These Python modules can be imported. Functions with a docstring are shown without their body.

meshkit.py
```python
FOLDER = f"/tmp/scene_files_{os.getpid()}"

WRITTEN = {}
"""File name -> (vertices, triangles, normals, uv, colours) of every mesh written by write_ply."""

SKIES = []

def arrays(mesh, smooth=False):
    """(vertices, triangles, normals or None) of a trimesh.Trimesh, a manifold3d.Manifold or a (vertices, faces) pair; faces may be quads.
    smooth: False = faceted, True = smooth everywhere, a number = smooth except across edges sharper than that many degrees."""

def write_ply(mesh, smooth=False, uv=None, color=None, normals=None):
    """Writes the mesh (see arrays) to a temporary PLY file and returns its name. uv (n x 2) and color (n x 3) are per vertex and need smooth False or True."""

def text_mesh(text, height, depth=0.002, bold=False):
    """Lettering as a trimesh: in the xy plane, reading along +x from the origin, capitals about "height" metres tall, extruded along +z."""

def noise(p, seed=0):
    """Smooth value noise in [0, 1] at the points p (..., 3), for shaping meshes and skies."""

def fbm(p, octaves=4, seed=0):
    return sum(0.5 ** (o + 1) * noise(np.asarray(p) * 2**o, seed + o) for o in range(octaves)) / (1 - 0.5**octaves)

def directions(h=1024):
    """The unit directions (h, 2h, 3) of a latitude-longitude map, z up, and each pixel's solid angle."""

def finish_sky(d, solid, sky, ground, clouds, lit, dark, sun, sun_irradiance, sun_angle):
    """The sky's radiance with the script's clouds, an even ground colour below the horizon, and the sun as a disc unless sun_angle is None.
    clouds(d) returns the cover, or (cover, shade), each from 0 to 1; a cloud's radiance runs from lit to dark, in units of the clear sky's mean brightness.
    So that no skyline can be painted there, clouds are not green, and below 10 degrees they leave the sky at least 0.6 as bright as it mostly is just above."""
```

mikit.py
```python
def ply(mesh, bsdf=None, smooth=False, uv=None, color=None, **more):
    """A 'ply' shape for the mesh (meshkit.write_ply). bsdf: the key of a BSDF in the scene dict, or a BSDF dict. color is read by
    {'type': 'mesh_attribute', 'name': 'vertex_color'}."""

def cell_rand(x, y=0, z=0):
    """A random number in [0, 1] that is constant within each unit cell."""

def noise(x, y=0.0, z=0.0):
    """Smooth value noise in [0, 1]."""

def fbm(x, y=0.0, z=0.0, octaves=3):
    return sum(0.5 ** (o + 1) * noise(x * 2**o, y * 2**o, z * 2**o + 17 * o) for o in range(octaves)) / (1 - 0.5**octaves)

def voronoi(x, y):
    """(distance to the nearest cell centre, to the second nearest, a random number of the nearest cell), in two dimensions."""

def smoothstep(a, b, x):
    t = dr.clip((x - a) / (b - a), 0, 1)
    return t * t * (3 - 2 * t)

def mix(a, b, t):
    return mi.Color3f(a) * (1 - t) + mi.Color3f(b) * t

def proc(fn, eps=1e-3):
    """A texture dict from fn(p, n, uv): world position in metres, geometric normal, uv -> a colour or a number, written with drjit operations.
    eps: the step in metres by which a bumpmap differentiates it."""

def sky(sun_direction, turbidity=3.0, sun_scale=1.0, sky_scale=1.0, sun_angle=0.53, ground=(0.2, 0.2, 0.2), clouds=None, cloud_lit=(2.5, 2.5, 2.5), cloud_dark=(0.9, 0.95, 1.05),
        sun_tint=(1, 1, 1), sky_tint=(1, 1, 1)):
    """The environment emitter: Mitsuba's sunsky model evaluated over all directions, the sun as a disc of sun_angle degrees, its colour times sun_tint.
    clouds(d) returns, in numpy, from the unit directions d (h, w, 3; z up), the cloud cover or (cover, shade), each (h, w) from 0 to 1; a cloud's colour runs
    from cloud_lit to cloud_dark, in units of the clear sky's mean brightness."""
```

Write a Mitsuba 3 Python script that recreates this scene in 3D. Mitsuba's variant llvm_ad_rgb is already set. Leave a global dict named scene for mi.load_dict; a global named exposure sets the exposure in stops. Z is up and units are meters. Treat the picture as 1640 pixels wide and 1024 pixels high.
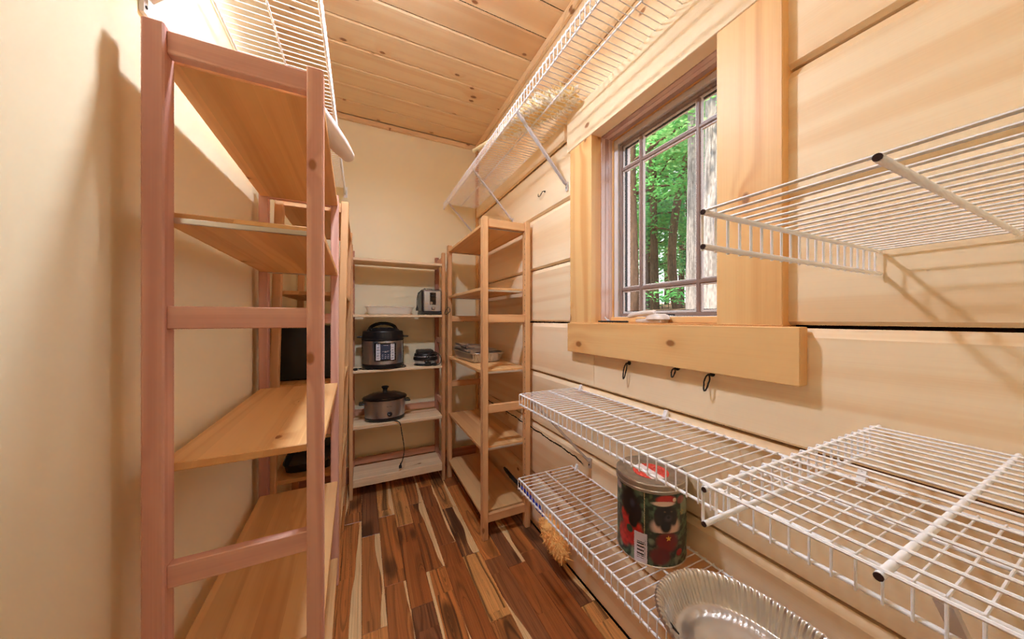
import math, random
import numpy as np
import trimesh
import mitsuba as mi
import drjit as dr
import mikit, meshkit
from mikit import proc, fbm, noise, voronoi, cell_rand, smoothstep, mix
from scipy.interpolate import CubicSpline

random.seed(5)
rng = np.random.default_rng(5)
T = mi.ScalarTransform4f
scene, labels = {}, {}

# ------------------------------------------------------------------ camera, sky, light, exposure
EYE = np.array([0.0, 0.0, 1.30])
YAW, FOCAL, CX, CY = math.radians(26.45), 521.0, 838.5, 511.3
FWD = np.array([math.sin(YAW), math.cos(YAW), 0.0])
RGT = np.array([math.cos(YAW), -math.sin(YAW), 0.0])
scene['camera'] = {'type': 'perspective', 'fov': math.degrees(2 * math.atan(820 / FOCAL)), 'fov_axis': 'x',
                   'principal_point_offset_x': -(CX - 820) / 1640, 'principal_point_offset_y': -(CY - 512) / 1024, 'near_clip': 0.02, 'far_clip': 500.0,
                   'to_world': T().look_at(origin=EYE.tolist(), target=(EYE + FWD).tolist(), up=[0, 0, 1])}
exposure = 0.65
LAMP = [285.0, 332.0, 400.0]          # unseen lamp above the pantry: lower diffuser, lights floor and walls
GLOW = [70.0, 83.0, 102.0]          # bowl of the same unseen lamp, lights ceiling and upper walls
HALL_FILL = [28.0, 33.0, 40.0]            # added fill lamp behind the camera, brightens the room from the front
scene['sky'] = mikit.sky((-0.45, -0.15, 0.88), turbidity=4.0, sun_scale=12.5, sky_scale=12.5, sun_angle=4.0,
                         clouds=lambda d: (np.full(d.shape[:2], 0.75)), cloud_lit=(1.6, 1.6, 1.6), cloud_dark=(1.0, 1.0, 1.0))


def S(r, g, b):
    return [((c / 255.0) / 12.92 if c < 10 else ((c / 255.0 + 0.055) / 1.055) ** 2.4) for c in (r, g, b)]


# ------------------------------------------------------------------ materials
def rgb(c):
    return {'type': 'rgb', 'value': list(c)}


def plain(name, c, rough=0.5, metallic=0.0, spec=0.5, **kw):
    scene[name] = {'type': 'twosided', 'b': {'type': 'principled', 'base_color': rgb(c) if not isinstance(c, dict) else c,
                                             'roughness': rough, 'metallic': metallic, 'specular': spec, **kw}}


def pine_fn(light, mid, dark, knot=S(140, 84, 42), knots=0.3, streak=0.5, tone=0.18, cell=(0.16, 0.5), freq=26.0, strips=0.0):
    def fn(p, n, uv):
        k = dr.floor(uv.x / 10 + 0.5)
        u, v = uv.x, uv.y
        if strips:
            sid = dr.floor(u / strips)
            v = v + 3.1 * cell_rand(sid, 5)
        ci, cj = dr.floor(u / cell[0]), dr.floor(v / cell[1])
        ku = (ci + 0.3 + 0.4 * cell_rand(ci, cj, 1)) * cell[0]
        kv = (cj + 0.25 + 0.5 * cell_rand(ci, cj, 2)) * cell[1]
        on = dr.select(cell_rand(ci, cj, 3) < knots, mi.Float(1), mi.Float(0))
        size = 0.0045 + 0.010 * cell_rand(ci, cj, 4)
        d = dr.sqrt(dr.square(u - ku) + dr.square((v - kv) * 0.62)) / size
        flow = on * dr.exp(-dr.square(d / 3.2))
        w = noise(u * 9, v * 0.9, k) * 0.055 + noise(u * 30, v * 3.0, k) * 0.012
        ring = noise((u + w) * freq * 4 - flow * 2.5, v * 0.35, k)
        fine = noise(u * 420, v * 7, k)
        t = smoothstep(0.35, 0.95, ring) * streak + 0.22 * (fine - 0.5) + 0.5 * flow
        col = mix(mix(light, mid, dr.clip(t, 0, 1)), dark, dr.clip(smoothstep(0.62, 1.0, noise(u * 5 + 3, v * 0.7, k + 9)) * 0.8, 0, 1))
        core = on * (1 - smoothstep(0.55, 1.25, d))
        col = mix(col, knot, 0.88 * core)
        if strips:
            col = col * (1 - 0.16 * (cell_rand(sid, k) - 0.3))
        return col * (1 - tone * (cell_rand(k, 11) - 0.35))
    return fn


def wood(name, fn, rough=0.5, spec=0.4, **kw):
    plain(name, proc(fn), rough, 0.0, spec, **kw)


wood('log_pine', pine_fn(S(243, 221, 186), S(231, 199, 156), S(208, 165, 116), knots=0.24, streak=0.8, tone=0.10, cell=(0.20, 0.6), freq=9), 0.55)
wood('ceiling_pine', pine_fn(S(240, 210, 168), S(228, 186, 138), S(208, 158, 108), knot=S(136, 80, 42), knots=0.17, streak=0.5, tone=0.12, cell=(0.075, 0.22), freq=9), 0.34)
wood('trim_pine', pine_fn(S(232, 188, 128), S(214, 156, 94), S(186, 120, 64), knots=0.34, streak=0.9, tone=0.08, cell=(0.13, 0.42), freq=8), 0.45)
wood('unit_pine', pine_fn(S(220, 172, 122), S(202, 146, 98), S(172, 114, 72), knots=0.16, streak=0.8, tone=0.12, cell=(0.08, 0.5), freq=16), 0.45)
wood('pink_pine', pine_fn(S(205, 155, 125), S(184, 126, 98), S(146, 92, 76), knots=0.16, streak=0.85, tone=0.10, cell=(0.08, 0.5), freq=16), 0.45)
wood('rose_pine', pine_fn(S(216, 170, 152), S(194, 140, 126), S(154, 100, 92), knots=0.16, streak=0.85, tone=0.06, cell=(0.08, 0.5), freq=16), 0.45)
wood('board_pine', pine_fn(S(224, 178, 122), S(208, 154, 98), S(182, 122, 74), knots=0.12, streak=0.75, tone=0.10, cell=(0.08, 0.4), freq=15, strips=0.062), 0.42)
wood('pale_board', pine_fn(S(240, 214, 176), S(228, 196, 152), S(208, 166, 122), knots=0.14, streak=0.6, tone=0.06, cell=(0.08, 0.4), freq=15, strips=0.062), 0.45)
wood('paled_jamb_wood', pine_fn(S(214, 182, 168), S(190, 152, 138), S(150, 108, 94), knots=0.14, streak=0.8, tone=0.12, cell=(0.10, 0.4), freq=14), 0.28, 0.8, clearcoat=1.0, clearcoat_gloss=0.7)  # wood tone lightened to stand in for daylight sheen on the jambs


def acacia(p, n, uv):
    k = dr.floor(uv.x / 10 + 0.5)
    u, v = uv.x, uv.y
    lu = u - 10 * k
    r1, r2, r3 = cell_rand(k, 21), cell_rand(k, 22), cell_rand(k, 23)
    w = fbm(u * 8, v * 2.4, k, octaves=2)
    w2 = noise(u * 26, v * 6, k + 4)
    # growth rings: long ovals about a heart that lies beside or in the board
    cj = dr.floor(v / 0.55)
    cu = (cell_rand(k, cj, 31) - 0.5) * 0.16
    cv = (cj + 0.2 + 0.6 * cell_rand(k, cj, 32)) * 0.55
    d = dr.sqrt(dr.square((lu - cu) / 0.03) + dr.square((v - cv) / 0.30)) + 0.9 * w + 0.25 * w2
    rings = noise(d * 4.2, k * 3.1, 1.5)
    thin = noise(d * 17, k * 1.7, 8.5)
    fine = noise(u * 300, v * 5, k)
    base = mix(S(192, 120, 62), S(150, 86, 44), smoothstep(0.25, 0.8, r1))
    base = mix(base, S(206, 146, 84), smoothstep(0.62, 0.9, r2))
    base = mix(base, S(122, 78, 50), smoothstep(0.8, 0.95, r3))
    dark = mix(S(88, 50, 28), S(64, 38, 23), r2)
    col = mix(base, dark, smoothstep(0.48, 0.80, rings) * (0.60 + 0.35 * r3))
    col = mix(col, S(220, 160, 92), smoothstep(0.60, 0.95, 1 - rings) * 0.40)
    col = mix(col, dark, 0.6 * smoothstep(0.58, 0.80, thin))
    col = mix(col, S(50, 29, 18), 0.7 * smoothstep(0.64, 0.82, fbm(u * 12, v * 3.0, k + 31, octaves=2)))
    edge = lu * dr.select(r2 > 0.5, mi.Float(1), mi.Float(-1)) + 0.060 * (w - 0.5) + 0.014 * (w2 - 0.5)
    sap = smoothstep(0.036, 0.040, edge) * dr.select(r1 * 0.5 + r3 * 0.5 > 0.55, mi.Float(1), mi.Float(0))
    col = mix(col, mix(S(234, 200, 148), S(212, 168, 112), thin), sap)
    return col * (0.84 + 0.34 * fine)


wood('acacia', acacia, 0.30, 0.5)


def log_fn(base):
    def fn(p, n, uv):
        c = base(p, n, uv)
        line = 0.607 - 0.015 * smoothstep(1.5, 1.25, p.y) + 0.010 * (noise(p.y * 14, 3.0) - 0.5) + 0.004 * (noise(p.y * 90, 7.0) - 0.5)
        wide = 0.0022 + 0.0022 * noise(p.y * 40, 1.0)
        a = (1 - smoothstep(wide, wide * 1.8, dr.abs(p.z - line))) * smoothstep(1.27, 1.32, p.y)
        return mix(c, (0.015, 0.008, 0.004), a)
    return fn


wood('crack_log_pine', log_fn(pine_fn(S(243, 221, 186), S(229, 195, 150), S(208, 165, 116), knots=0.24, streak=0.8, tone=0.10, cell=(0.20, 0.5), freq=8)), 0.55)
plain('drywall', proc(lambda p, n, uv: mix(S(238, 227, 193), S(234, 221, 186), fbm(p.x * 3, p.y * 3, p.z * 3))), 0.42, spec=0.35)
plain('dark_gap', S(40, 24, 14), 0.9, spec=0.1)
plain('subfloor', S(40, 24, 16), 0.9, spec=0.1)
plain('white_wire', S(240, 240, 242), 0.38, spec=0.5)
plain('wire_grey', S(196, 190, 190), 0.4, spec=0.5)
plain('rust_end', S(52, 34, 30), 0.8, spec=0.2)
plain('black_plastic', S(22, 22, 26), 0.35, spec=0.5)
plain('black_gloss', S(12, 12, 15), 0.10, spec=0.6)
plain('black_iron', S(28, 20, 16), 0.6, spec=0.3)
plain('cord_black', S(18, 18, 20), 0.5)
plain('chrome', S(205, 200, 196), 0.18, 0.9)


def brushed(p, n, uv):
    return mix(S(206, 216, 234), S(176, 186, 206), noise(p.z * 900, uv.x * 3))


scene['steel'] = {'type': 'twosided', 'b': {'type': 'bumpmap', 'scale': 1.0, 't': proc(lambda p, n, uv: 0.00016 * noise(p.z * 700, 3.0), eps=2e-4),
                                            'b': {'type': 'principled', 'base_color': proc(brushed), 'roughness': 0.22, 'metallic': 0.95}}}


def foil_fn(p, n, uv):
    return mix(S(226, 222, 218), S(190, 186, 184), fbm(p.x * 26, p.y * 26, p.z * 26, octaves=2))


scene['foil'] = {'type': 'twosided', 'b': {'type': 'bumpmap', 'scale': 1.0, 't': proc(lambda p, n, uv: 0.0012 * fbm(p.x * 55, p.y * 55, p.z * 55, octaves=2)),
                                           'b': {'type': 'principled', 'base_color': proc(foil_fn), 'roughness': 0.28, 'metallic': 0.93}}}
plain('foil_flat', proc(lambda p, n, uv: mix(S(240, 238, 236), S(206, 204, 204), fbm(p.x * 26, p.y * 26, p.z * 26, octaves=2))), 0.24, 0.95)
scene['clear_plastic'] = {'type': 'principledthin', 'base_color': rgb(S(248, 244, 236)), 'roughness': 0.25, 'diff_trans': 0.9, 'spec_trans': 0.25, 'eta': 1.4}
scene['pane_glass'] = {'type': 'thindielectric'}
scene['lid_glass'] = {'type': 'twosided', 'b': {'type': 'principled', 'base_color': rgb(S(34, 26, 24)), 'roughness': 0.06, 'specular': 0.8}}
plain('window_frame', S(132, 112, 106), 0.4)
plain('pale_daylit_frame', S(206, 200, 198), 0.4)  # pale frame tone; also paints in daylight caught beside the glass
plain('window_gasket', S(30, 36, 36), 0.6)
plain('crank_tan', S(214, 202, 192), 0.4)
plain('tan_pole', S(226, 214, 206), 0.5)
plain('bamboo', S(238, 220, 172), 0.45)
plain('blue_plastic', S(30, 48, 150), 0.4)
plain('feather_white', S(255, 253, 244), 0.9, spec=0.1, sheen=0.5)
plain('feather_tan', S(240, 214, 156), 0.9, spec=0.1, sheen=0.5)
plain('feather_gold', S(252, 202, 124), 0.9, spec=0.1, sheen=0.5)
plain('sticker_paper', S(236, 230, 232), 0.6)


# ------------------------------------------------------------------ mesh helpers
used = {}


def numbered(name):
    if name not in used:
        used[name] = 0
        return name
    used[name] += 1
    return f'{name}_{used[name]:03d}'


def thing(name, label=None, cat=None, group=None, kind=None):
    key = numbered(name)
    labels[key] = {}
    if label: labels[key]['label'] = label
    if cat: labels[key]['category'] = cat
    if group: labels[key]['group'] = group
    if kind: labels[key]['kind'] = kind
    return key


def obj(name, mesh, mat, parent=None, smooth=False, uv=None, label=None, kind=None, **more):
    key = numbered(f'{parent}__{name}' if parent else name)
    scene[key] = mikit.ply(mesh, mat, smooth=smooth, uv=uv, **more)
    if label or kind:
        labels[key] = {}
        if label: labels[key]['label'] = label
        if kind: labels[key]['kind'] = kind
    return key


def tag(key, label, cat=None, group=None, kind=None):
    labels[key] = {'label': label}
    if cat: labels[key]['category'] = cat
    if group: labels[key]['group'] = group
    if kind: labels[key]['kind'] = kind
    return key


board_id = [0]


def box_mesh(x0, x1, y0, y1, z0, z1, grain='z', bev=0.0015, bid=None, M=None, cuts=None):
    """(mesh, uv): a box with chamfered edges; uv in metres, v along the grain, each board under its own number."""
    lo, hi = np.array([x0, y0, z0], float), np.array([x1, y1, z1], float)
    b = min(bev, 0.45 * float((hi - lo).min()))
    g = 'xyz'.index(grain)
    if bid is None:
        board_id[0] += 1
        bid = board_id[0]
    verts, uvs, index = [], [], {}
    c0 = (lo + hi) / 2
    for a in range(3):
        for s in range(8):
            c = np.array([(lo, hi)[s >> i & 1][i] for i in range(3)])
            q = c.copy()
            for i in range(3):
                if i != a:
                    q[i] += b if not (s >> i & 1) else -b
            index[(a, s)] = len(verts)
            verts.append(q)
            l = q - c0
            o = [i for i in range(3) if i != g]
            if a == g:
                uvs.append([10 * bid + l[o[0]] + 0.3 * l[o[1]], l[o[1]] * 0.2 + c0[g] * 0.37])
            else:
                uvs.append([10 * bid + l[o[0]] + l[o[1]], q[g] + 1.7 * bid])
    F = []
    bit = lambda i: 1 << i
    for a in range(3):
        i, j = [k for k in range(3) if k != a]
        for side in (0, 1):
            s = side << a
            q = [index[(a, s)], index[(a, s | bit(i))], index[(a, s | bit(i) | bit(j))], index[(a, s | bit(j))]]
            F += [[q[0], q[1], q[2]], [q[0], q[2], q[3]]]
        for si in (0, 1):
            for sj in (0, 1):
                s = (si << i) | (sj << j)
                q = [index[(i, s)], index[(i, s | bit(a))], index[(j, s | bit(a))], index[(j, s)]]
                F += [[q[0], q[1], q[2]], [q[0], q[2], q[3]]]
    for s in range(8):
        F.append([index[(0, s)], index[(1, s)], index[(2, s)]])
    V, F = np.array(verts), np.array(F)
    n = np.cross(V[F[:, 1]] - V[F[:, 0]], V[F[:, 2]] - V[F[:, 0]])
    flip = (n * (V[F].mean(1) - c0)).sum(1) < 0
    F[flip] = F[flip][:, ::-1]
    if M is not None:
        V = V @ M[:3, :3].T + M[:3, 3]
    return trimesh.Trimesh(V, F, process=False), np.array(uvs)


def board(name, x0, x1, y0, y1, z0, z1, mat, parent=None, grain='z', bev=0.0015, M=None, **kw):
    m, uv = box_mesh(x0, x1, y0, y1, z0, z1, grain, bev, M=M)
    return obj(name, m, mat, parent, uv=uv, **kw)


def mats(*parts):
    return trimesh.util.concatenate(list(parts))


def tube(points, r, sides=8, caps=True):
    p = np.asarray(points, float)
    t = np.gradient(p, axis=0)
    t /= np.linalg.norm(t, axis=1, keepdims=True) + 1e-12
    a = np.cross(t[0], [0, 0, 1.0] if abs(t[0][2]) < 0.9 else [1.0, 0, 0])
    a /= np.linalg.norm(a)
    V, r = [], np.broadcast_to(r, (len(p),))
    ang = np.arange(sides) * 2 * np.pi / sides
    for i in range(len(p)):
        a = a - t[i] * (a @ t[i])
        a /= np.linalg.norm(a)
        b = np.cross(t[i], a)
        V.append(p[i] + r[i] * (np.cos(ang)[:, None] * a + np.sin(ang)[:, None] * b))
    V = np.vstack(V)
    F = []
    for i in range(len(p) - 1):
        for j in range(sides):
            q = [i * sides + j, i * sides + (j + 1) % sides, (i + 1) * sides + (j + 1) % sides, (i + 1) * sides + j]
            F += [[q[0], q[1], q[2]], [q[0], q[2], q[3]]]
    if caps:
        n = len(V)
        V = np.vstack([V, p[0], p[-1]])
        for j in range(sides):
            F.append([n, (j + 1) % sides, j])
            F.append([n + 1, (len(p) - 1) * sides + j, (len(p) - 1) * sides + (j + 1) % sides])
    return trimesh.Trimesh(V, F, process=False)


def curve(points, n=40):
    p = np.asarray(points, float)
    t = np.concatenate([[0], np.cumsum(np.linalg.norm(np.diff(p, axis=0), axis=1))])
    return CubicSpline(t, p)(np.linspace(0, t[-1], n))


def lathe(profile, n=48, sx=1.0, sy=1.0, power=2.0, at=(0, 0, 0), wave=None):
    """Revolve (r, z) points about z; the section may be a (super)ellipse."""
    pr = np.asarray(profile, float)
    a = np.arange(n) * 2 * np.pi / n
    c, s = np.cos(a), np.sin(a)
    k = (np.abs(c) ** power + np.abs(s) ** power) ** (-1 / power)
    V = []
    for i, (r, z) in enumerate(pr):
        rr = r * k
        if wave is not None:
            rr = rr + wave(i, a)
        V.append(np.stack([rr * c * sx, rr * s * sy, np.full(n, z)], 1))
    V = np.vstack(V) + np.asarray(at)
    F = []
    for i in range(len(pr) - 1):
        for j in range(n):
            q = [i * n + j, i * n + (j + 1) % n, (i + 1) * n + (j + 1) % n, (i + 1) * n + j]
            F += [[q[0], q[1], q[2]], [q[0], q[2], q[3]]]
    return trimesh.Trimesh(V, F, process=False)


def rbox(x0, x1, y0, y1, z0, z1, r=0.004, seg=4):
    """A box with rounded edges."""
    import manifold3d as m3
    s = m3.Manifold.sphere(r, 4 * seg)
    pts = [s.translate([x, y, z]) for x in (x0 + r, x1 - r) for y in (y0 + r, y1 - r) for z in (z0 + r, z1 - r)]
    h = m3.Manifold.batch_hull(pts).to_mesh()
    return trimesh.Trimesh(h.vert_properties[:, :3], h.tri_verts, process=False)


def moved(mesh, M):
    m = mesh.copy()
    m.apply_transform(M)
    return m


def rot(axis, deg, at=(0, 0, 0)):
    return trimesh.transformations.rotation_matrix(math.radians(deg), axis, at)


def place(x, y, z, deg=0):
    M = trimesh.transformations.rotation_matrix(math.radians(deg), [0, 0, 1])
    M[:3, 3] = [x, y, z]
    return M


def axis_frame(p0, p1):
    """Rigid transform carrying +z at the origin onto the direction p0 -> p1 at p0."""
    d = np.asarray(p1, float) - p0
    d /= np.linalg.norm(d)
    M = trimesh.geometry.align_vectors([0, 0, 1], d)
    M[:3, 3] = p0
    return M


# ================================================================== the setting
WX, LX, BY, FY, CZ, RY = 0.97, -0.435, 2.92, -0.045, 2.91, -1.45

# floor: every plank is a part
fl = thing('floor', 'glossy acacia plank floor of mixed brown boards with pale sapwood', kind='structure')
obj('subfloor', box_mesh(LX - 0.12, WX + 0.12, RY - 0.1, BY + 0.12, -0.10, -0.0125)[0], 'subfloor', fl)
PW = 0.0985
joints = {-1: [2.336, 1.42, 0.6], 0: [2.157, 1.492, 0.75], 1: [2.323, 1.711, 1.05], 2: [2.171, 1.529, 0.9], 3: [2.387, 1.719, 1.16], 4: [2.60, 1.88, 1.20], 5: [2.235, 1.74, 1.31],
          6: [2.52, 1.66, 1.02], 7: [2.1, 1.56, 0.8], 8: [2.3, 1.62, 1.0], 9: [2.0, 1.2]}
prng = random.Random(11)
for row in range(-5, 10):
    x0, x1 = max(row * PW, LX), min((row + 1) * PW, WX)
    if x1 - x0 < 0.01: continue
    cutsy = list(joints.get(row, [2.4 - 0.13 * (row % 3), 1.5 - 0.2 * (row % 2), 0.7]))
    y = cutsy[-1]
    while y > RY + 0.5:
        y -= prng.uniform(0.45, 0.95)
        cutsy.append(y)
    ys = [BY] + cutsy + [RY]
    for a, b in zip(ys[:-1], ys[1:]):
        if a - b < 0.02: continue
        g = 0.0005
        m, uv = box_mesh(x0 + g, x1 - g, b + g, a - g, -0.0125, 0.0, 'y', 0.0012)
        obj('plank', m, 'acacia', fl, uv=uv)

# right wall: stacked squared logs, each log a part
wr = thing('wall_right', 'wall of wide stacked pale pine logs with dark joints', kind='structure')
obj('backing', mats(box_mesh(WX + 0.035, WX + 0.165, RY, 0.58, 0, CZ)[0], box_mesh(WX + 0.035, WX + 0.165, 1.23, BY, 0, CZ)[0],
                    box_mesh(WX + 0.035, WX + 0.165, 0.58, 1.23, 0, 1.235)[0], box_mesh(WX + 0.035, WX + 0.165, 0.58, 1.23, 2.19, CZ)[0]), 'dark_gap', wr)


def log(y0, y1, z0, z1, mat='log_pine'):
    """A squared log: the upper edge chamfered wide, the lower a little."""
    board_id[0] += 1
    k = board_id[0]
    x = WX
    pts = [(x + 0.04, z0 + 0.004), (x + 0.012, z0 + 0.004), (x, z0 + 0.013), (x, z1 - 0.026), (x + 0.012, z1 - 0.004), (x + 0.04, z1 - 0.004)]
    V, F, U = [], [], []
    arc = 0
    for (xa, za), (xb, zb) in zip(pts[:-1], pts[1:]):
        l = math.hypot(xb - xa, zb - za)
        n = len(V)
        V += [[xa, y0, za], [xb, y0, zb], [xb, y1, zb], [xa, y1, za]]
        U += [[10 * k + arc, y0], [10 * k + arc + l, y0], [10 * k + arc + l, y1], [10 * k + arc, y1]]
        F += [[n, n + 2, n + 1], [n, n + 3, n + 2]]
        arc += l
    for y, w in ((y0, 1), (y1, 0)):
        n = len(V)
        for xa, za in pts:
            V.append([xa, y, za])
            U.append([10 * k + (xa - x) + za, y])
        for j in range(1, 5):
            F.append([n, n + j, n + j + 1] if w else [n, n + j + 1, n + j])
    m = trimesh.Trimesh(np.array(V, float), np.array(F), process=False)
    obj('log', m, mat, wr, uv=np.array(U) + [0, 1.7 * k])


rows = [0.0, 0.328, 0.652, 0.974, 1.281, 1.607, 1.932, 2.250, 2.572, CZ]
for i, (z0, z1) in enumerate(zip(rows[:-1], rows[1:])):
    inwin = z1 > 1.282 and z0 < 2.2
    if inwin:
        zz0, zz1 = z0, z1
        log(1.200, BY, z0, z1)
        log(RY, 0.605, z0, z1)
    elif i == 3:
        log(1.2125, BY, z0, z1)
        log(RY, 1.2105, z0, z1)
    elif i == 1:
        log(1.232, BY, z0, z1, 'crack_log_pine')
        log(RY, 1.230, z0, z1)
    else:
        log(RY, BY, z0, z1)
    if i == 6:
        log(0.605, 1.200, 2.15, z1)

wb = thing('wall_back', 'cream painted back wall above the low shelf unit', kind='structure')
obj('drywall', box_mesh(LX - 0.12, WX + 0.04, BY, BY + 0.1, 0, CZ + 0.1)[0], 'drywall', wb)
wl = thing('wall_left', 'cream painted wall behind the left shelf units', kind='structure')
obj('drywall', box_mesh(LX - 0.1, LX, RY - 0.1, BY, 0, CZ + 0.1)[0], 'drywall', wl)
wf = thing('wall_front', 'cream partition beside the entrance carrying two short wire shelves', kind='structure')
obj('drywall', box_mesh(0.385, WX, FY - 0.11, FY, 0, CZ)[0], 'drywall', wf)
obj('drywall', box_mesh(LX, 0.385, FY - 0.11, FY, 2.25, CZ)[0], 'drywall', wf)
obj('drywall', box_mesh(LX, WX + 0.165, RY - 0.1, RY, 0, CZ)[0], 'drywall', wf)  # added end wall out of view, keeps sky light out of the passage

ce = thing('ceiling', 'varnished knotty pine board ceiling', kind='structure')
obj('deck', box_mesh(LX, WX + 0.165, RY, BY, CZ + 0.016, CZ + 0.12)[0], 'dark_gap', ce)
y = 2.905
edges = [y]
while y > RY:
    y -= 0.1835
    edges.append(max(y, RY))
for a, b in zip(edges[:-1], edges[1:]):
    m, uv = box_mesh(LX, WX, b + 0.0024, a - 0.0024, CZ, CZ + 0.016, 'x', 0.0072)
    obj('plank', m, 'ceiling_pine', ce, uv=uv)

# ceiling mouldings, corner strip, ledger, baseboard
tag(board('trim_1', LX, WX, BY - 0.022, BY, CZ - 0.044, CZ, 'ceiling_pine', grain='x', bev=0.006), 'pine moulding between back wall and ceiling', kind='structure')
tag(board('trim_2', WX - 0.025, WX, RY, BY - 0.022, CZ - 0.05, CZ, 'ceiling_pine', grain='y', bev=0.006), 'pine moulding between log wall and ceiling', kind='structure')
tag(board('trim_3', WX - 0.020, WX, BY - 0.036, BY, 0, CZ - 0.05, 'trim_pine', grain='z', bev=0.003), 'narrow pine strip in the corner of back wall and log wall', kind='structure')
tag(board('trim_4', WX - 0.022, WX, 1.43, BY - 0.036, 2.235, 2.322, 'log_pine', grain='y', bev=0.003), 'pine ledger strip under the long right wire shelf', kind='structure')
tag(board('baseboard_back', LX, WX, BY - 0.014, BY, 0, 0.13, 'pink_pine', grain='x', bev=0.003), 'reddish pine baseboard along the back wall', kind='structure')

# ------------------------------------------------------------------ window
TX = WX - 0.028
tag(board('trim_5', TX, WX + 0.03, 1.197, 1.366, 1.283, 2.148, 'trim_pine', grain='z', bev=0.002), 'knotty pine casing board left of the window', kind='structure')
tag(board('trim_6', TX, WX + 0.03, 0.44, 0.609, 1.283, 2.148, 'trim_pine', grain='z', bev=0.002), 'pine casing board right of the window', kind='structure')
tag(board('trim_7', TX - 0.002, WX + 0.03, 0.42, 1.392, 2.148, 2.336, 'log_pine', grain='y', bev=0.002), 'wide pale pine head board above the window', kind='structure')
tag(board('trim_8', TX - 0.008, WX, 0.40, 1.378, 1.138, 1.281, 'trim_pine', grain='y', bev=0.002), 'wide pine apron board under the window', kind='structure')
wi = thing('window_1', 'brown casement window with prairie grid looking into green woods', 'window', kind='structure')
Y0, Y1, Z0, Z1 = 0.609, 1.197, 1.281, 2.148
GX = 1.105
board('sill_board', TX - 0.002, 1.06, Y0 - 0.17, Y1 + 0.17, Z0, Z0 + 0.004, 'trim_pine', wi, grain='y', bev=0.001)
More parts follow.
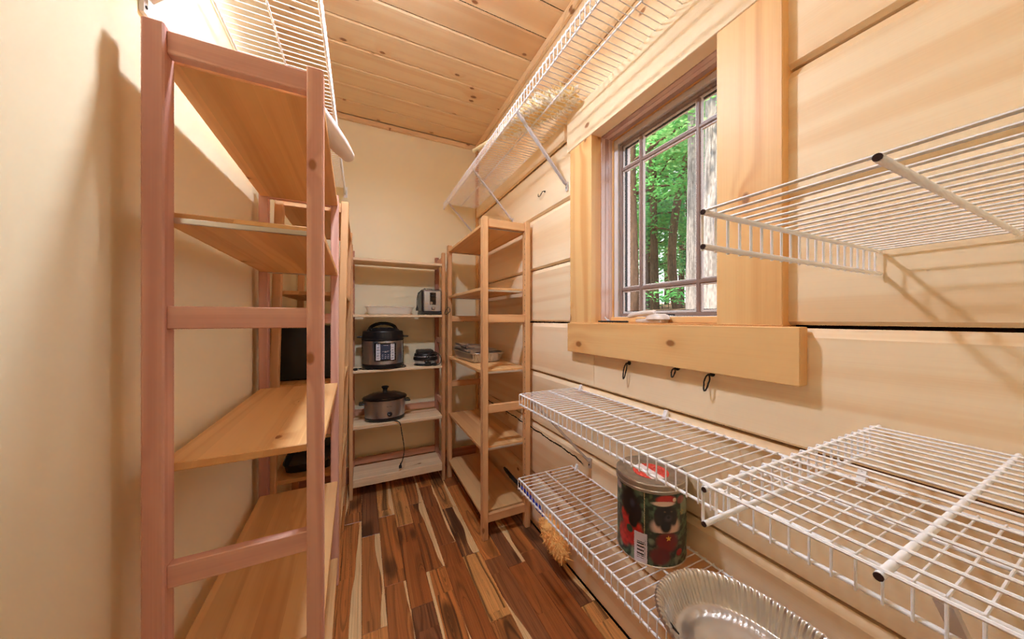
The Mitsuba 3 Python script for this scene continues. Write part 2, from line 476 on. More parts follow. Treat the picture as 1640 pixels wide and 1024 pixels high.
for (a, b) in ((WX + 0.03, WX + 0.052), (WX + 0.0528, WX + 0.074), (WX + 0.0748, WX + 0.0955)):
    board('jamb_board', a, b, Y1 - 0.002, Y1 + 0.02, Z0, Z1, 'paled_jamb_wood', wi, grain='z', bev=0.0012)
    board('jamb_board', a, b, Y0 - 0.02, Y0 + 0.002, Z0, Z1, 'paled_jamb_wood', wi, grain='z', bev=0.0012)
    board('head_board', a, b, Y0, Y1, Z1 - 0.002, Z1 + 0.02, 'paled_jamb_wood', wi, grain='y', bev=0.0012)
# pine stop, nearly flush with the jambs
for args, g in (((WX + 0.0955, WX + 0.105, Y1 - 0.005, Y1 + 0.02, Z0, Z1), 'z'), ((WX + 0.0955, WX + 0.105, Y0 - 0.02, Y0 + 0.005, Z0, Z1), 'z'),
                ((WX + 0.0955, WX + 0.105, Y0, Y1, Z1 - 0.005, Z1 + 0.02), 'y'), ((WX + 0.088, WX + 0.105, Y0, Y1, Z0 + 0.004, Z0 + 0.028), 'y')):
    board('stop', *args, 'trim_pine', wi, grain=g, bev=0.002)


def ring(name, x0, x1, ya, yb, za, zb, w, mat, parent, bev=0.0015):
    """Four bars around an opening."""
    parts = [box_mesh(x0, x1, ya, ya + w, za, zb, bev=bev)[0], box_mesh(x0, x1, yb - w, yb, za, zb, bev=bev)[0],
             box_mesh(x0, x1, ya + w, yb - w, za, za + w, bev=bev)[0], box_mesh(x0, x1, ya + w, yb - w, zb - w, zb, bev=bev)[0]]
    return obj(name, mats(*parts), mat, parent)


ring('frame', WX + 0.105, GX + 0.05, Y0 - 0.008, Y1 + 0.003, Z0 + 0.0, Z1 + 0.002, 0.0305, 'pale_daylit_frame', wi)
obj('sash', mats(box_mesh(GX - 0.018, GX + 0.022, 0.632, 0.649, 1.312, 2.119)[0], box_mesh(GX - 0.018, GX + 0.022, 1.157, 1.169, 1.312, 2.119)[0],
                 box_mesh(GX - 0.018, GX + 0.022, 0.649, 1.157, 1.312, 1.326)[0], box_mesh(GX - 0.018, GX + 0.022, 0.649, 1.157, 2.106, 2.119)[0]), 'window_frame', wi)
ring('glazing_bead', GX - 0.008, GX + 0.006, 0.648, 1.158, 1.325, 2.107, 0.009, 'pale_daylit_frame', wi)
ring('gasket', GX - 0.003, GX + 0.009, 0.650, 1.156, 1.327, 2.105, 0.0095, 'window_gasket', wi)
for yc in (1.046, 0.775):
    mu = obj('muntin', box_mesh(GX - 0.014, GX + 0.004, yc - 0.0085, yc + 0.0085, 1.322, 2.104, bev=0.004)[0], 'window_frame', wi)
    obj('edge', mats(box_mesh(GX - 0.009, GX + 0.003, yc - 0.0135, yc - 0.008, 1.326, 2.1)[0], box_mesh(GX - 0.009, GX + 0.003, yc + 0.008, yc + 0.0135, 1.326, 2.1)[0]), 'pale_daylit_frame', mu)
for zc in (1.998, 1.437):
    mu = obj('muntin', box_mesh(GX - 0.0135, GX + 0.0035, 0.648, 1.167, zc - 0.0085, zc + 0.0085, bev=0.004)[0], 'window_frame', wi)
    obj('edge', mats(box_mesh(GX - 0.0085, GX + 0.0025, 0.652, 1.163, zc - 0.0135, zc - 0.008)[0], box_mesh(GX - 0.0085, GX + 0.0025, 0.652, 1.163, zc + 0.008, zc + 0.0135)[0]), 'pale_daylit_frame', mu)
yy, zz = [0.655, 0.775, 1.046, 1.163], [1.326, 1.437, 1.998, 2.1]
for a in range(3):
    for b in range(3):
        V = np.array([[GX + 0.006, yy[a], zz[b]], [GX + 0.006, yy[a + 1], zz[b]], [GX + 0.006, yy[a + 1], zz[b + 1]], [GX + 0.006, yy[a], zz[b + 1]]])
        obj('pane', trimesh.Trimesh(V, [[0, 1, 2], [0, 2, 3]], process=False), 'pane_glass', wi)
cr = obj('crank', mats(rbox(1.012, 1.056, 0.868, 1.00, Z0 + 0.004, Z0 + 0.020, 0.006), moved(lathe([(0, 0.022), (0.020, 0.021), (0.028, 0.015), (0.032, 0.0)], 28, 1.0, 1.7, at=(0, 0, 0)), place(1.034, 0.905, Z0 + 0.018))), 'crank_tan', wi, smooth=40)
obj('handle', mats(tube(curve([(1.022, 0.905, Z0 + 0.044), (1.012, 0.95, Z0 + 0.042), (1.008, 1.0, Z0 + 0.036), (1.008, 1.03, Z0 + 0.030)], 14), [0.011] * 8 + [0.010, 0.010, 0.011, 0.0115, 0.011, 0.007], 10)), 'crank_tan', cr, smooth=40)
st = obj('sticker', box_mesh(GX - 0.0195, GX - 0.018, 0.868, 0.925, 1.306, 1.320, bev=0.0003)[0], 'black_plastic', wi, label='small dark maker plate on the bottom rail')
dm = []
for i in range(7):
    dm.append(box_mesh(GX - 0.0199, GX - 0.0194, 0.875 + 0.0062 * i, 0.8785 + 0.0062 * i, 1.3095, 1.3155, bev=0.0001)[0])
obj('print', mats(*dm), 'wire_grey', st)

# ------------------------------------------------------------------ lamps out of view: pantry lamp and added fill lamp
def lamp(x, y, z, power, glow, label):
    t = thing('unseen_lamp', label, 'lamp')
    obj('canopy', lathe([(0, -0.022), (0.05, -0.022), (0.06, -0.012), (0.06, 0)], 32, at=(x, y, CZ)), 'white_wire', t, smooth=40)
    obj('stem', tube([(x, y, z + 0.045), (x, y, (z + CZ) / 2), (x, y, CZ - 0.02)], 0.011, 12), 'white_wire', t, smooth=40)
    bowl = lathe([(0.064, -0.003), (0.064, 0.002), (0.061, 0.015), (0.052, 0.031), (0.0375, 0.044), (0.0175, 0.0505), (0.0, 0.052)], 40, at=(x, y, z))
    obj('bowl', bowl, 'white_wire', t, emitter={'type': 'area', 'radiance': rgb(glow)})
    obj('diffuser', lathe([(0.0, -0.005), (0.061, -0.004)], 40, at=(x, y, z)), 'white_wire', t, emitter={'type': 'area', 'radiance': rgb(power)})
    obj('rim', lathe([(0.061, -0.0045), (0.0665, -0.005), (0.0665, -0.001), (0.0635, -0.001)], 40, at=(x, y, z)), 'white_wire', t, smooth=40)


lamp(0.06, 1.12, 2.52, LAMP, GLOW, 'unseen round white bowl lamp above the pantry, lighting the room from above')
lamp(-0.02, -0.75, 2.72, HALL_FILL, HALL_FILL, 'added fill lamp out of view behind the entrance, lighting the room from the front')


# ================================================================== shelving units
def holes_mesh(x, y, z0, z1, M, ny):
    parts = []
    for z in np.arange(z0, z1, 0.032):
        parts.append(box_mesh(x - 0.0005, x + 0.0005, y - 0.003, y + 0.003, z - 0.003, z + 0.003, bev=0.0002, M=M)[0])
    return mats(*parts)


def frame_unit(label, M, L, levels, post='unit_pine', shelf='board_pine', rails=(1.848, 1.279, 0.742, 0.096), H=1.905, D=0.313, steel=(), holes=True):
    """Open unit of two ladder frames with boards between: local x runs from the front to the rear, y along it."""
    t = thing('shelf_unit', label, 'shelf unit')
    for y0 in (0, L - 0.045):
        for x0 in (0, D - 0.034):
            board('post', x0, x0 + 0.034, y0, y0 + 0.045, 0, H, post, t, 'z', 0.003, M)
        for z in rails:
            board('rail', 0.033, D - 0.033, y0 + 0.010, y0 + 0.034, z, z + 0.048, post, t, 'x', 0.002, M)
    for i, z in enumerate(levels):
        s = board('shelf_board', 0.004, D - 0.006, 0.046, L - 0.046, z - 0.019, z, shelf, t, 'y', 0.002, M)
        if i in steel:
            for y0 in (0.040, L - 0.048):
                obj('support_strip', box_mesh(0.034, D - 0.034, y0, y0 + 0.008, z - 0.024, z - 0.012, bev=0.001, M=M)[0], 'chrome', s, label='grey metal strip under the board end')
    if holes:
        hm = [holes_mesh(D - 0.034, 0.012, 0.2, H - 0.06, M, 1), holes_mesh(D - 0.034, L - 0.033, 0.2, H - 0.06, M, 1), holes_mesh(0.034, 0.022, 0.2, H - 0.06, M, 1)]
        obj('peg_holes', mats(*hm), 'dark_gap', t, kind='stuff')
    return t


frame_unit('tall open pine shelf unit against the log wall holding the foil pan', place(0.632, 1.802, 0), 0.90, [1.868, 1.490, 0.994, 0.533, 0.148], steel=(0, 1, 2, 3))
# left near unit: front faces +x, a little turned
ang = 180 + 1.1
Mn = place(-0.1015, 1.866, 0, ang)
frame_unit('tall reddish pine shelf unit in the left foreground', Mn, 0.945, [1.868, 1.530, 0.990, 0.512, 0.140], post='rose_pine', shelf='board_pine', steel=(1,), holes=False, D=0.31)
# left far unit leans a little
Ml = np.eye(4)
Ml[:3, :3] = rot([0, 0, 1], 180)[:3, :3]
Ml[:3, 3] = [-0.104, 2.62, 0]
sh = np.eye(4)
sh[0, 2] = 0.0235
frame_unit('tall pine shelf unit in the left rear corner behind the foreground unit', sh @ Ml, 0.715, [1.868, 1.440, 0.975, 0.508, 0.140], steel=(), holes=False, D=0.31)


def low_unit():
    t = thing('shelf_unit', 'lower pale pine shelf unit against the back wall holding kitchen appliances', 'shelf unit')
    xl, xr, yf, yr = -0.081, 0.604, 2.632, 2.902
    for x0 in (xl, xr - 0.024):
        board('post', x0, x0 + 0.024, yf, yf + 0.045, 0, 1.835, 'unit_pine', t, 'z', 0.002)
    for x0 in (xl, xr - 0.032):
        board('post', x0, x0 + 0.032, yr - 0.03, yr, 0, 1.835, 'pink_pine', t, 'z', 0.002)
    for x0 in (xl + 0.003, xr - 0.021):
        for z in (0.09, 0.60, 1.10, 1.76):
            board('side_rail', x0, x0 + 0.018, yf + 0.045, yr - 0.03, z, z + 0.045, 'pink_pine', t, 'y', 0.002)
    a, b = xl + 0.0245, xr - 0.0245
    for z0, z1 in ((0.084, 0.144), (0.500, 0.526), (0.907, 0.925), (1.315, 1.333), (1.726, 1.746)):
        s = board('shelf_board', a, b, yf + 0.003, yr - 0.031, z1 - 0.018, z1, 'pale_board', t, 'x', 0.0015)
        if z1 - z0 > 0.02:
            board('front_strip', a, b, yf + 0.002, yf + 0.020, z0, z1 - 0.0182, 'pale_board', s, 'x', 0.0015)
    for z in (0.15, 0.535):
        board('rear_rail', a + 0.008, b - 0.008, yr - 0.022, yr - 0.004, z, z + 0.05, 'pink_pine', t, 'x', 0.002)
    return t


low_unit()


# ================================================================== wire shelves
def wire_shelf(label, o, along, out, L, D, zt, braces=(), clips=(), lip=0.045, pitch=0.0277, first=0.006, ends='rust_end', group='white wire shelves', endcap=None):
    """o: point on the wall under the back rod at z = 0; along and out: unit vectors."""
    t = thing('wire_shelf', label, 'wire shelf', group)
    o, al, ou = np.array(o, float), np.array(along, float), np.array(out, float)
    P = lambda s, d, z: (o + al * s + ou * d + np.array([0, 0, z])).tolist()
    R, r = 0.0038, 0.0019
    zr = zt - R - r

    def rod(name, d, z, s0=0.0, s1=L):
        k = obj(name, tube([P(s0, d, z), P((s0 + s1) / 2, d, z), P(s1, d, z)], R, 10), 'white_wire', t, smooth=50)
        for s, q in ((s0, -0.0004), (s1, 0.0004)):
            obj('end', tube([P(s + q, d, z), P(s + 2 * q, d, z), P(s + 3 * q, d, z)], R * 0.92, 10), ends, k, smooth=50)
    rod('back_rod', 0.008, zr)
    rod('middle_rod', 0.16, zr)
    rod('front_rod', D - 0.006, zr)
    rod('lip_rod', D - 0.006, zr - lip)
    pts = [P(0, 0.004, zt - r), P(0, D * 0.5, zt - r), P(0, D - 0.006, zt - r), P(0, D - 0.0015, zt - 0.002), P(0, D - 0.0003, zt - 0.007), P(0, D - 0.0003, zr - lip / 2), P(0, D - 0.0003, zr - lip - R)]
    wire = mikit.ply(tube(pts, r, 6), 'white_wire', smooth=50)
    for s in np.arange(first, L - 0.003, pitch):
        scene[numbered(t + '__cross_wire')] = {**wire, 'to_world': T().translate((al * s).tolist())}
    for s in braces:
        w, h = 0.0085, 0.0045
        a, b = np.array(P(s, D - 0.012, zt - 0.014)), np.array(P(s, 0.014, zt - 0.325))
        d = (b - a) / np.linalg.norm(b - a)
        nn = np.cross(d, al)
        V = [q + al * i * w + nn * j * h for q in (a, b) for (i, j) in ((-1, -1), (1, -1), (1, 1), (-1, 1))]
        bar = trimesh.convex.convex_hull(np.array(V))
        tab = np.array([P(s + i * w, d_, z_) for i in (-1, 1) for d_ in (0.001, 0.009) for z_ in (zt - 0.36, zt - 0.315)])
        k = obj('brace', mats(bar, trimesh.convex.convex_hull(tab)), 'wire_grey', t, label='diagonal support strut')
        obj('screw', tube([P(s, 0.0085, zt - 0.345), P(s, 0.010, zt - 0.345), P(s, 0.0105, zt - 0.345)], 0.0035, 10), 'black_iron', k)
    for s in clips:
        V = np.array([P(s + i * 0.007, d_, z_) for i in (-1, 1) for (d_, z_) in ((0.0005, zt + 0.020), (0.006, zt + 0.020), (0.007, zt + 0.004), (0.016, zt - 0.002), (0.016, zt - 0.012), (0.0005, zt - 0.012))])
        k = obj('wall_clip', trimesh.convex.convex_hull(V), 'white_wire', t)
        obj('screw', tube([P(s, 0.0055, zt + 0.013), P(s, 0.0075, zt + 0.013), P(s, 0.008, zt + 0.013)], 0.0035, 8), 'black_iron', k)
    if endcap is not None:
        s, sg = endcap
        obj('end_bracket', mats(trimesh.convex.convex_hull(np.array([P(s + q, D - 0.014 + a, zt - 0.078 + c) for q in (0, 0.0055 * sg) for a in (0, 0.027) for c in (0, 0.085)]))), 'white_wire', t)
        obj('slot', trimesh.convex.convex_hull(np.array([P(s - 0.0002 * sg - q * sg, D - 0.003 + a, zt - 0.050 + c) for q in (0, 0.0006) for a in (0, 0.006) for c in (0, 0.03)])), 'black_iron', t + '__end_bracket')
    return t


wire_shelf('white wire shelf under the window, above the tin and the oval foil pan', (WX, 1.352, 0), (0, -1, 0), (-1, 0, 0), 1.38, 0.322, 0.957, braces=(0.115, 1.22), clips=(0.045, 0.545, 1.05))
wire_shelf('lowest white wire shelf, carrying the tin and the oval foil pan', (WX, 1.386, 0), (0, -1, 0), (-1, 0, 0), 1.42, 0.312, 0.552, braces=(0.142, 1.25), clips=(0.045, 0.545, 1.05))
wire_shelf('long white wire shelf high on the log wall holding a feather duster', (WX - 0.001, 2.915, 0), (0, -1, 0), (-1, 0, 0), 2.6, 0.318, 2.333, braces=(0.10, 0.80, 1.488), clips=(0.12, 0.42, 1.0, 1.65, 2.3))
wire_shelf('white wire shelf high on the left wall above the left units', (LX, 2.914, 0), (0, -1, 0), (1, 0, 0), 2.6, 0.322, 2.333, braces=(1.9,), clips=(0.3, 1.0), endcap=(0.0, -1))
wire_shelf('short white wire shelf beside the window at eye level, rod ends showing', (0.398, FY, 0), (1, 0, 0), (0, 1, 0), 0.565, 0.326, 1.445, clips=(0.1, 0.45))
wire_shelf('short white wire shelf just above the shelf over the tin, rod ends showing', (0.400, FY, 0), (1, 0, 0), (0, 1, 0), 0.56, 0.326, 1.083, clips=(0.1, 0.45))


# ================================================================== things on the low unit
def cord(points, r=0.0032, n=48, parent=None, name='cord'):
    return obj(name, tube(curve(points, n), r, 8), 'cord_black', parent, smooth=50, label='black power cord')


def plug_mesh(p, d):
    M = axis_frame(np.array(p, float), np.array(p, float) + np.array(d, float))
    b = mats(rbox(-0.010, 0.010, -0.007, 0.007, 0.0, 0.024, 0.004), tube([(0, 0, -0.016), (0, 0, -0.008), (0, 0, 0.001)], [0.0042, 0.005, 0.0065], 10))
    pr = mats(box_mesh(-0.0065, -0.0045, -0.003, 0.003, 0.023, 0.038, bev=0.0005)[0], box_mesh(0.0045, 0.0065, -0.003, 0.003, 0.023, 0.038, bev=0.0005)[0])
    return moved(b, M), moved(pr, M)


def plug(p, d, parent):
    a, b = plug_mesh(p, d)
    k = obj('plug', a, 'black_plastic', parent, smooth=40, label='black plug')
    obj('prongs', b, 'chrome', k, label='metal prongs')


# pressure cooker
pc = thing('pressure_cooker', 'tall steel electric pressure cooker with black lid and button panel', 'pressure cooker')
cx_, cy_, z0 = 0.150, 2.768, 0.925
at = (cx_, cy_, z0)
obj('base', lathe([(0, 0.0005), (0.135, 0.0005), (0.146, 0.006), (0.150, 0.016), (0.150, 0.032), (0.145, 0.038), (0.10, 0.038)][::-1][::-1], 64, at=at), 'black_plastic', pc, smooth=35)
a64 = np.linspace(0, 2 * np.pi, 65)
obj('body', lathe([(0.1455, 0.034), (0.1465, 0.040), (0.1465, 0.208), (0.1450, 0.212)], 72, at=at), 'steel', pc, smooth=35)
for sx in (-1, 1):
    bz = lathe([(0.1475, 0.034), (0.1475, 0.212)], 72, at=at)
    obj('side_trim', trimesh.convex.convex_hull(np.vstack([np.array([[cx_ + sx * 0.149 * math.cos(q), cy_ + 0.149 * math.sin(q), z0 + zz_] for q in (-0.22, -0.1, 0, 0.1, 0.22)]) for zz_ in (0.036, 0.212)])), 'black_plastic', pc)
lid = obj('lid', lathe([(0.146, 0.210), (0.152, 0.214), (0.152, 0.224), (0.147, 0.228), (0.146, 0.276), (0.141, 0.284), (0.118, 0.288), (0.112, 0.296), (0.09, 0.304), (0.05, 0.309), (0.0, 0.311)], 64, at=at), 'black_plastic', pc, smooth=35, label='black locking lid')
hp = curve([(cx_ - 0.098, cy_ - 0.01, z0 + 0.285), (cx_ - 0.088, cy_ - 0.01, z0 + 0.310), (cx_ - 0.05, cy_ - 0.01, z0 + 0.334), (cx_, cy_ - 0.01, z0 + 0.341), (cx_ + 0.05, cy_ - 0.01, z0 + 0.334), (cx_ + 0.088, cy_ - 0.01, z0 + 0.310), (cx_ + 0.098, cy_ - 0.01, z0 + 0.285)], 30)
hm = tube(hp, 0.0125, 12)
hm.vertices[:, 1] = cy_ - 0.01 + (hm.vertices[:, 1] - (cy_ - 0.01)) * 1.9
obj('handle', hm, 'black_plastic', lid, smooth=50)
obj('steam_valve', mats(lathe([(0.014, 0), (0.014, 0.022), (0.009, 0.026), (0, 0.026)], 20, at=(cx_ - 0.085, cy_ - 0.075, z0 + 0.282)), rbox(cx_ - 0.092, cx_ - 0.078, cy_ - 0.11, cy_ - 0.075, z0 + 0.296, z0 + 0.304, 0.003)), 'black_gloss', lid, smooth=35)
obj('emblem', lathe([(0.045, 0.0), (0.040, 0.002), (0, 0.003)], 32, at=(cx_, cy_ - 0.02, z0 + 0.3085)), 'chrome', lid, smooth=35, label='steel disc on the lid')
for sx in (-1, 1):
    x0, x1 = sorted((cx_ + sx * 0.146, cx_ + sx * 0.184))
    obj('side_handle', mats(rbox(x0, x1, cy_ - 0.035, cy_ + 0.035, z0 + 0.233, z0 + 0.245, 0.005)), 'black_plastic', pc, smooth=40, label='black side handle')


def curved_plate(t0, t1, za, zb, R0, R1, n=12, ctr=(cx_, cy_)):
    """Plate hugging a cylinder, angles in radians about its axis."""
    q = np.linspace(t0, t1, n)
    V, F = [], []
    for R_ in (R0, R1):
        for z_ in (za, zb):
            V += [[ctr[0] + R_ * math.cos(w), ctr[1] + R_ * math.sin(w), z_] for w in q]
    i0, i1, o0, o1 = 0, n, 2 * n, 3 * n
    for j in range(n - 1):
        F += [[o0 + j, o0 + j + 1, o1 + j + 1], [o0 + j, o1 + j + 1, o1 + j]]
        F += [[i0 + j, i1 + j + 1, i0 + j + 1], [i0 + j, i1 + j, i1 + j + 1]]
        F += [[o1 + j, o1 + j + 1, i1 + j + 1], [o1 + j, i1 + j + 1, i1 + j]]
        F += [[o0 + j, i0 + j + 1, o0 + j + 1], [o0 + j, i0 + j, i0 + j + 1]]
    F += [[i0, o0, o1], [i0, o1, i1], [i0 + n - 1, o1 + n - 1, o0 + n - 1], [i0 + n - 1, i1 + n - 1, o1 + n - 1]]
    return trimesh.Trimesh(np.array(V), np.array(F), process=False)


pa = -math.pi / 2 + 0.06
R = 0.1465
pan = obj('control_panel', curved_plate(pa - 0.52, pa + 0.52, z0 + 0.062, z0 + 0.196, R - 0.002, R + 0.0025), 'black_gloss', pc, label='black control panel with white button columns')
plain('panel_white', S(222, 222, 228), 0.4)
plain('panel_blue', S(44, 58, 84), 0.2)
for s in (-1, 1):
    a0, a1 = sorted((pa + s * 0.45, pa + s * 0.24))
    obj('button_column', curved_plate(a0, a1, z0 + 0.068, z0 + 0.190, R + 0.002, R + 0.0032, 6), 'panel_white', pan, label='white column of buttons')
    dots = [curved_plate((a0 + a1) / 2 - 0.055, (a0 + a1) / 2 + 0.055, z0 + 0.080 + 0.0205 * i, z0 + 0.0835 + 0.0205 * i, R + 0.003, R + 0.0035, 3) for i in range(6)]
    obj('print', mats(*dots), 'panel_blue', pan)
obj('display', curved_plate(pa - 0.22, pa + 0.22, z0 + 0.074, z0 + 0.186, R + 0.002, R + 0.0032, 6), 'panel_blue', pan, label='dark display')
dots = [curved_plate(pa - 0.10, pa + 0.12, z0 + 0.178, z0 + 0.1805, R + 0.003, R + 0.0035, 4), curved_plate(pa - 0.16, pa + 0.17, z0 + 0.1335, z0 + 0.136, R + 0.003, R + 0.0035, 4), curved_plate(pa - 0.05, pa + 0.06, z0 + 0.126, z0 + 0.1285, R + 0.003, R + 0.0035, 4)]
for r_ in range(3):
    for c_ in range(3):
        a0 = pa - 0.17 + 0.13 * c_
        dots.append(curved_plate(a0, a0 + 0.06, z0 + 0.082 + 0.0125 * r_, z0 + 0.0855 + 0.0125 * r_, R + 0.003, R + 0.0035, 3))
obj('print', mats(*dots), 'panel_white', pan)
cord([(cx_ + 0.12, cy_ + 0.10, z0 + 0.02), (cx_ + 0.150, cy_ + 0.02, z0 + 0.004), (cx_ + 0.158, cy_ - 0.07, z0 + 0.004), (cx_ + 0.10, cy_ - 0.122, z0 + 0.004), (cx_ - 0.02, cy_ - 0.150 + 0.012, z0 + 0.0045), (cx_ - 0.11, cy_ - 0.112, z0 + 0.004), (cx_ - 0.165, cy_ - 0.06, z0 + 0.004)], 0.0032, 60, pc)

# slow cooker
sc_ = thing('slow_cooker', 'oval steel slow cooker with a black glass lid, its cord hanging', 'slow cooker')
cx_, cy_, z0 = 0.163, 2.745, 0.526
at = (cx_, cy_, z0)
ov = dict(sx=1.0, sy=0.73)
obj('base', lathe([(0, 0.0006), (0.128, 0.0006), (0.140, 0.008), (0.1455, 0.022), (0.1455, 0.028), (0.10, 0.028)], 64, at=at, **ov), 'black_plastic', sc_, smooth=35)
obj('body', lathe([(0.141, 0.028), (0.144, 0.034), (0.147, 0.10), (0.150, 0.150), (0.153, 0.158), (0.149, 0.161)], 72, at=at, **ov), 'steel', sc_, smooth=35)
lid = obj('lid', lathe([(0.150, 0.160), (0.160, 0.163), (0.161, 0.172), (0.152, 0.180), (0.142, 0.182)], 64, at=at, **ov), 'black_gloss', sc_, smooth=35, label='black lid rim')
obj('glass', lathe([(0.143, 0.181), (0.125, 0.192), (0.09, 0.203), (0.05, 0.210), (0, 0.212)], 64, at=at, **ov), 'lid_glass', lid, smooth=35, label='dark domed lid glass')
obj('knob', lathe([(0.020, 0.209), (0.016, 0.218), (0.0165, 0.232), (0.026, 0.242), (0.0265, 0.250), (0.020, 0.254), (0, 0.255)], 32, at=at), 'black_plastic', lid, smooth=35, label='black lid knob')
for s in (-1, 1):
    x0, x1 = sorted((cx_ + s * 0.143, cx_ + s * 0.182))
    obj('side_handle', mats(rbox(x0, x1, cy_ - 0.045, cy_ + 0.045, z0 + 0.128, z0 + 0.141, 0.0055)), 'black_plastic', sc_, smooth=40, label='black side handle')
dx, dy = cx_ + 0.026, cy_ - 0.1055
k = obj('dial', moved(lathe([(0.0, 0.020), (0.013, 0.020), (0.016, 0.016), (0.0185, 0.002), (0.0185, 0)], 28), place(dx, dy, z0 + 0.058) @ rot([1, 0, 0], 90)), 'black_plastic', sc_, smooth=35, label='black control dial')
obj('pointer', moved(box_mesh(-0.0012, 0.0012, 0.002, 0.014, 0.020, 0.0212, bev=0.0003)[0], place(dx, dy, z0 + 0.058) @ rot([1, 0, 0], 90) @ rot([0, 0, 1], 60)), 'panel_white', k)
lt = [box_mesh(cx_ + 0.004 + 0.0048 * i, cx_ + 0.0072 + 0.0048 * i, cy_ - 0.1085 - 0.0003, cy_ - 0.1070, z0 + 0.1135, z0 + 0.1165, bev=0.0002)[0] for i in range(8) if i != 4]
obj('lettering', mats(*lt), 'panel_blue', sc_, kind='stuff', label='small dark maker name')
cord([(0.205, 2.652, 0.536), (0.232, 2.628, 0.531), (0.255, 2.618, 0.519), (0.264, 2.615, 0.49), (0.276, 2.616, 0.41), (0.289, 2.62, 0.315), (0.280, 2.625, 0.235), (0.266, 2.63, 0.195)], 0.0032, 60, sc_)
plug((0.264, 2.631, 0.190), (-0.06, 0.03, -1), sc_)

# toaster
to = thing('toaster', 'two-slice steel toaster seen from its control end, cord over its top', 'toaster')
x0, x1, ya, yb, z0 = 0.424, 0.592, 2.652, 2.885, 1.334
obj('base', rbox(x0 + 0.002, x1 - 0.002, ya + 0.004, yb, z0, z0 + 0.026, 0.006), 'black_plastic', to, smooth=40)
obj('body', rbox(x0, x1, ya + 0.010, yb - 0.004, z0 + 0.022, z0 + 0.197, 0.018, 6), 'black_plastic', to, smooth=40, label='black toaster shell')
fp = obj('front_panel', rbox(x0 + 0.014, x1 - 0.014, ya, ya + 0.03, z0 + 0.026, z0 + 0.194, 0.010, 5), 'steel', to, smooth=40, label='brushed steel control end')
obj('top_panel', rbox(x0 + 0.014, x1 - 0.014, ya + 0.012, yb - 0.01, z0 + 0.15, z0 + 0.199, 0.016, 5), 'steel', to, smooth=40)
sl = obj('lever_slot', rbox(x0 + 0.062, x0 + 0.110, ya - 0.0015, ya + 0.004, z0 + 0.080, z0 + 0.178, 0.002, 3), 'black_gloss', to, smooth=40, label='black lever window')
obj('lever', rbox(x0 + 0.070, x0 + 0.102, ya - 0.024, ya, z0 + 0.142, z0 + 0.156, 0.005, 3), 'black_plastic', sl, smooth=40)
obj('lever_mark', rbox(x0 + 0.066, x0 + 0.084, ya - 0.003, ya, z0 + 0.084, z0 + 0.104, 0.001, 2), 'chrome', sl, smooth=40)
for i in range(3):
    obj('button', rbox(x0 + 0.026, x0 + 0.048, ya - 0.004, ya + 0.003, z0 + 0.042 + 0.021 * i, z0 + 0.053 + 0.021 * i, 0.0025, 3), 'chrome', to, smooth=40, label='small chrome button')
kn = obj('knob', moved(lathe([(0, 0.016), (0.010, 0.016), (0.0125, 0.012), (0.013, 0.0)], 28), place(x0 + 0.089, ya, z0 + 0.052) @ rot([1, 0, 0], 90)), 'chrome', to, smooth=35, label='chrome browning knob')
obj('knob_ring', moved(lathe([(0.0155, 0.0), (0.0155, 0.004), (0.0125, 0.005)][::-1], 28), place(x0 + 0.089, ya, z0 + 0.052) @ rot([1, 0, 0], 90)), 'black_plastic', kn, smooth=35)
cord([(x1 - 0.02, yb - 0.01, z0 + 0.02), (x1 + 0.008, yb - 0.03, z0 + 0.05), (x1 + 0.006, 2.72, z0 + 0.150), (x1 - 0.02, 2.69, z0 + 0.199), (x1 - 0.08, 2.675, z0 + 0.2045), (x0 + 0.02, 2.675, z0 + 0.204), (x0 - 0.018, 2.672, z0 + 0.175), (x0 - 0.034, 2.668, z0 + 0.10), (x0 - 0.034, 2.664, z0 + 0.062)], 0.003, 70, to)
plug((x0 - 0.034, 2.664, z0 + 0.056), (0.0, 0, -1), to)
cord([(x1 + 0.006, 2.70, z0 + 0.06), (x1 + 0.010, 2.672, z0 + 0.014), (x1 + 0.026, 2.618, z0 + 0.010), (x1 + 0.045, 2.612, z0 + 0.034), (x1 + 0.035, 2.614, z0 + 0.060), (x1 + 0.014, 2.62, z0 + 0.036), (x1 + 0.006, 2.66, z0 + 0.004)], 0.0028, 50, to)

# waffle maker
wm = thing('waffle_maker', 'small round black and steel waffle maker with its cord bunched up', 'waffle maker')
cx_, cy_, z0 = 0.472, 2.758, 0.925
at = (cx_, cy_, z0)
obj('foot', lathe([(0, 0.0005), (0.088, 0.0005), (0.093, 0.006), (0.085, 0.012), (0.06, 0.012)], 48, at=at), 'black_plastic', wm, smooth=35)
obj('lower_shell', lathe([(0.070, 0.012), (0.083, 0.016), (0.090, 0.030), (0.091, 0.042)], 48, at=at), 'steel', wm, smooth=35, label='steel lower shell')
obj('band', lathe([(0.091, 0.042), (0.097, 0.045), (0.097, 0.066), (0.091, 0.069)], 48, at=at), 'black_plastic', wm, smooth=35)
obj('upper_shell', lathe([(0.092, 0.069), (0.092, 0.080), (0.086, 0.096), (0.070, 0.106), (0.0, 0.110)], 48, at=at), 'black_plastic', wm, smooth=35)
obj('trim_ring', lathe([(0.0925, 0.070), (0.0935, 0.073), (0.0925, 0.076)], 48, at=at), 'steel', wm, smooth=35, label='thin steel ring')
obj('lid_housing', rbox(cx_ - 0.074, cx_ + 0.052, cy_ - 0.062, cy_ + 0.05, z0 + 0.092, z0 + 0.126, 0.010, 5), 'black_plastic', wm, smooth=40, label='black housing on the lid')
obj('handle', rbox(cx_ - 0.024, cx_ + 0.024, cy_ - 0.118, cy_ - 0.085, z0 + 0.046, z0 + 0.064, 0.006, 4), 'black_plastic', wm, smooth=40)
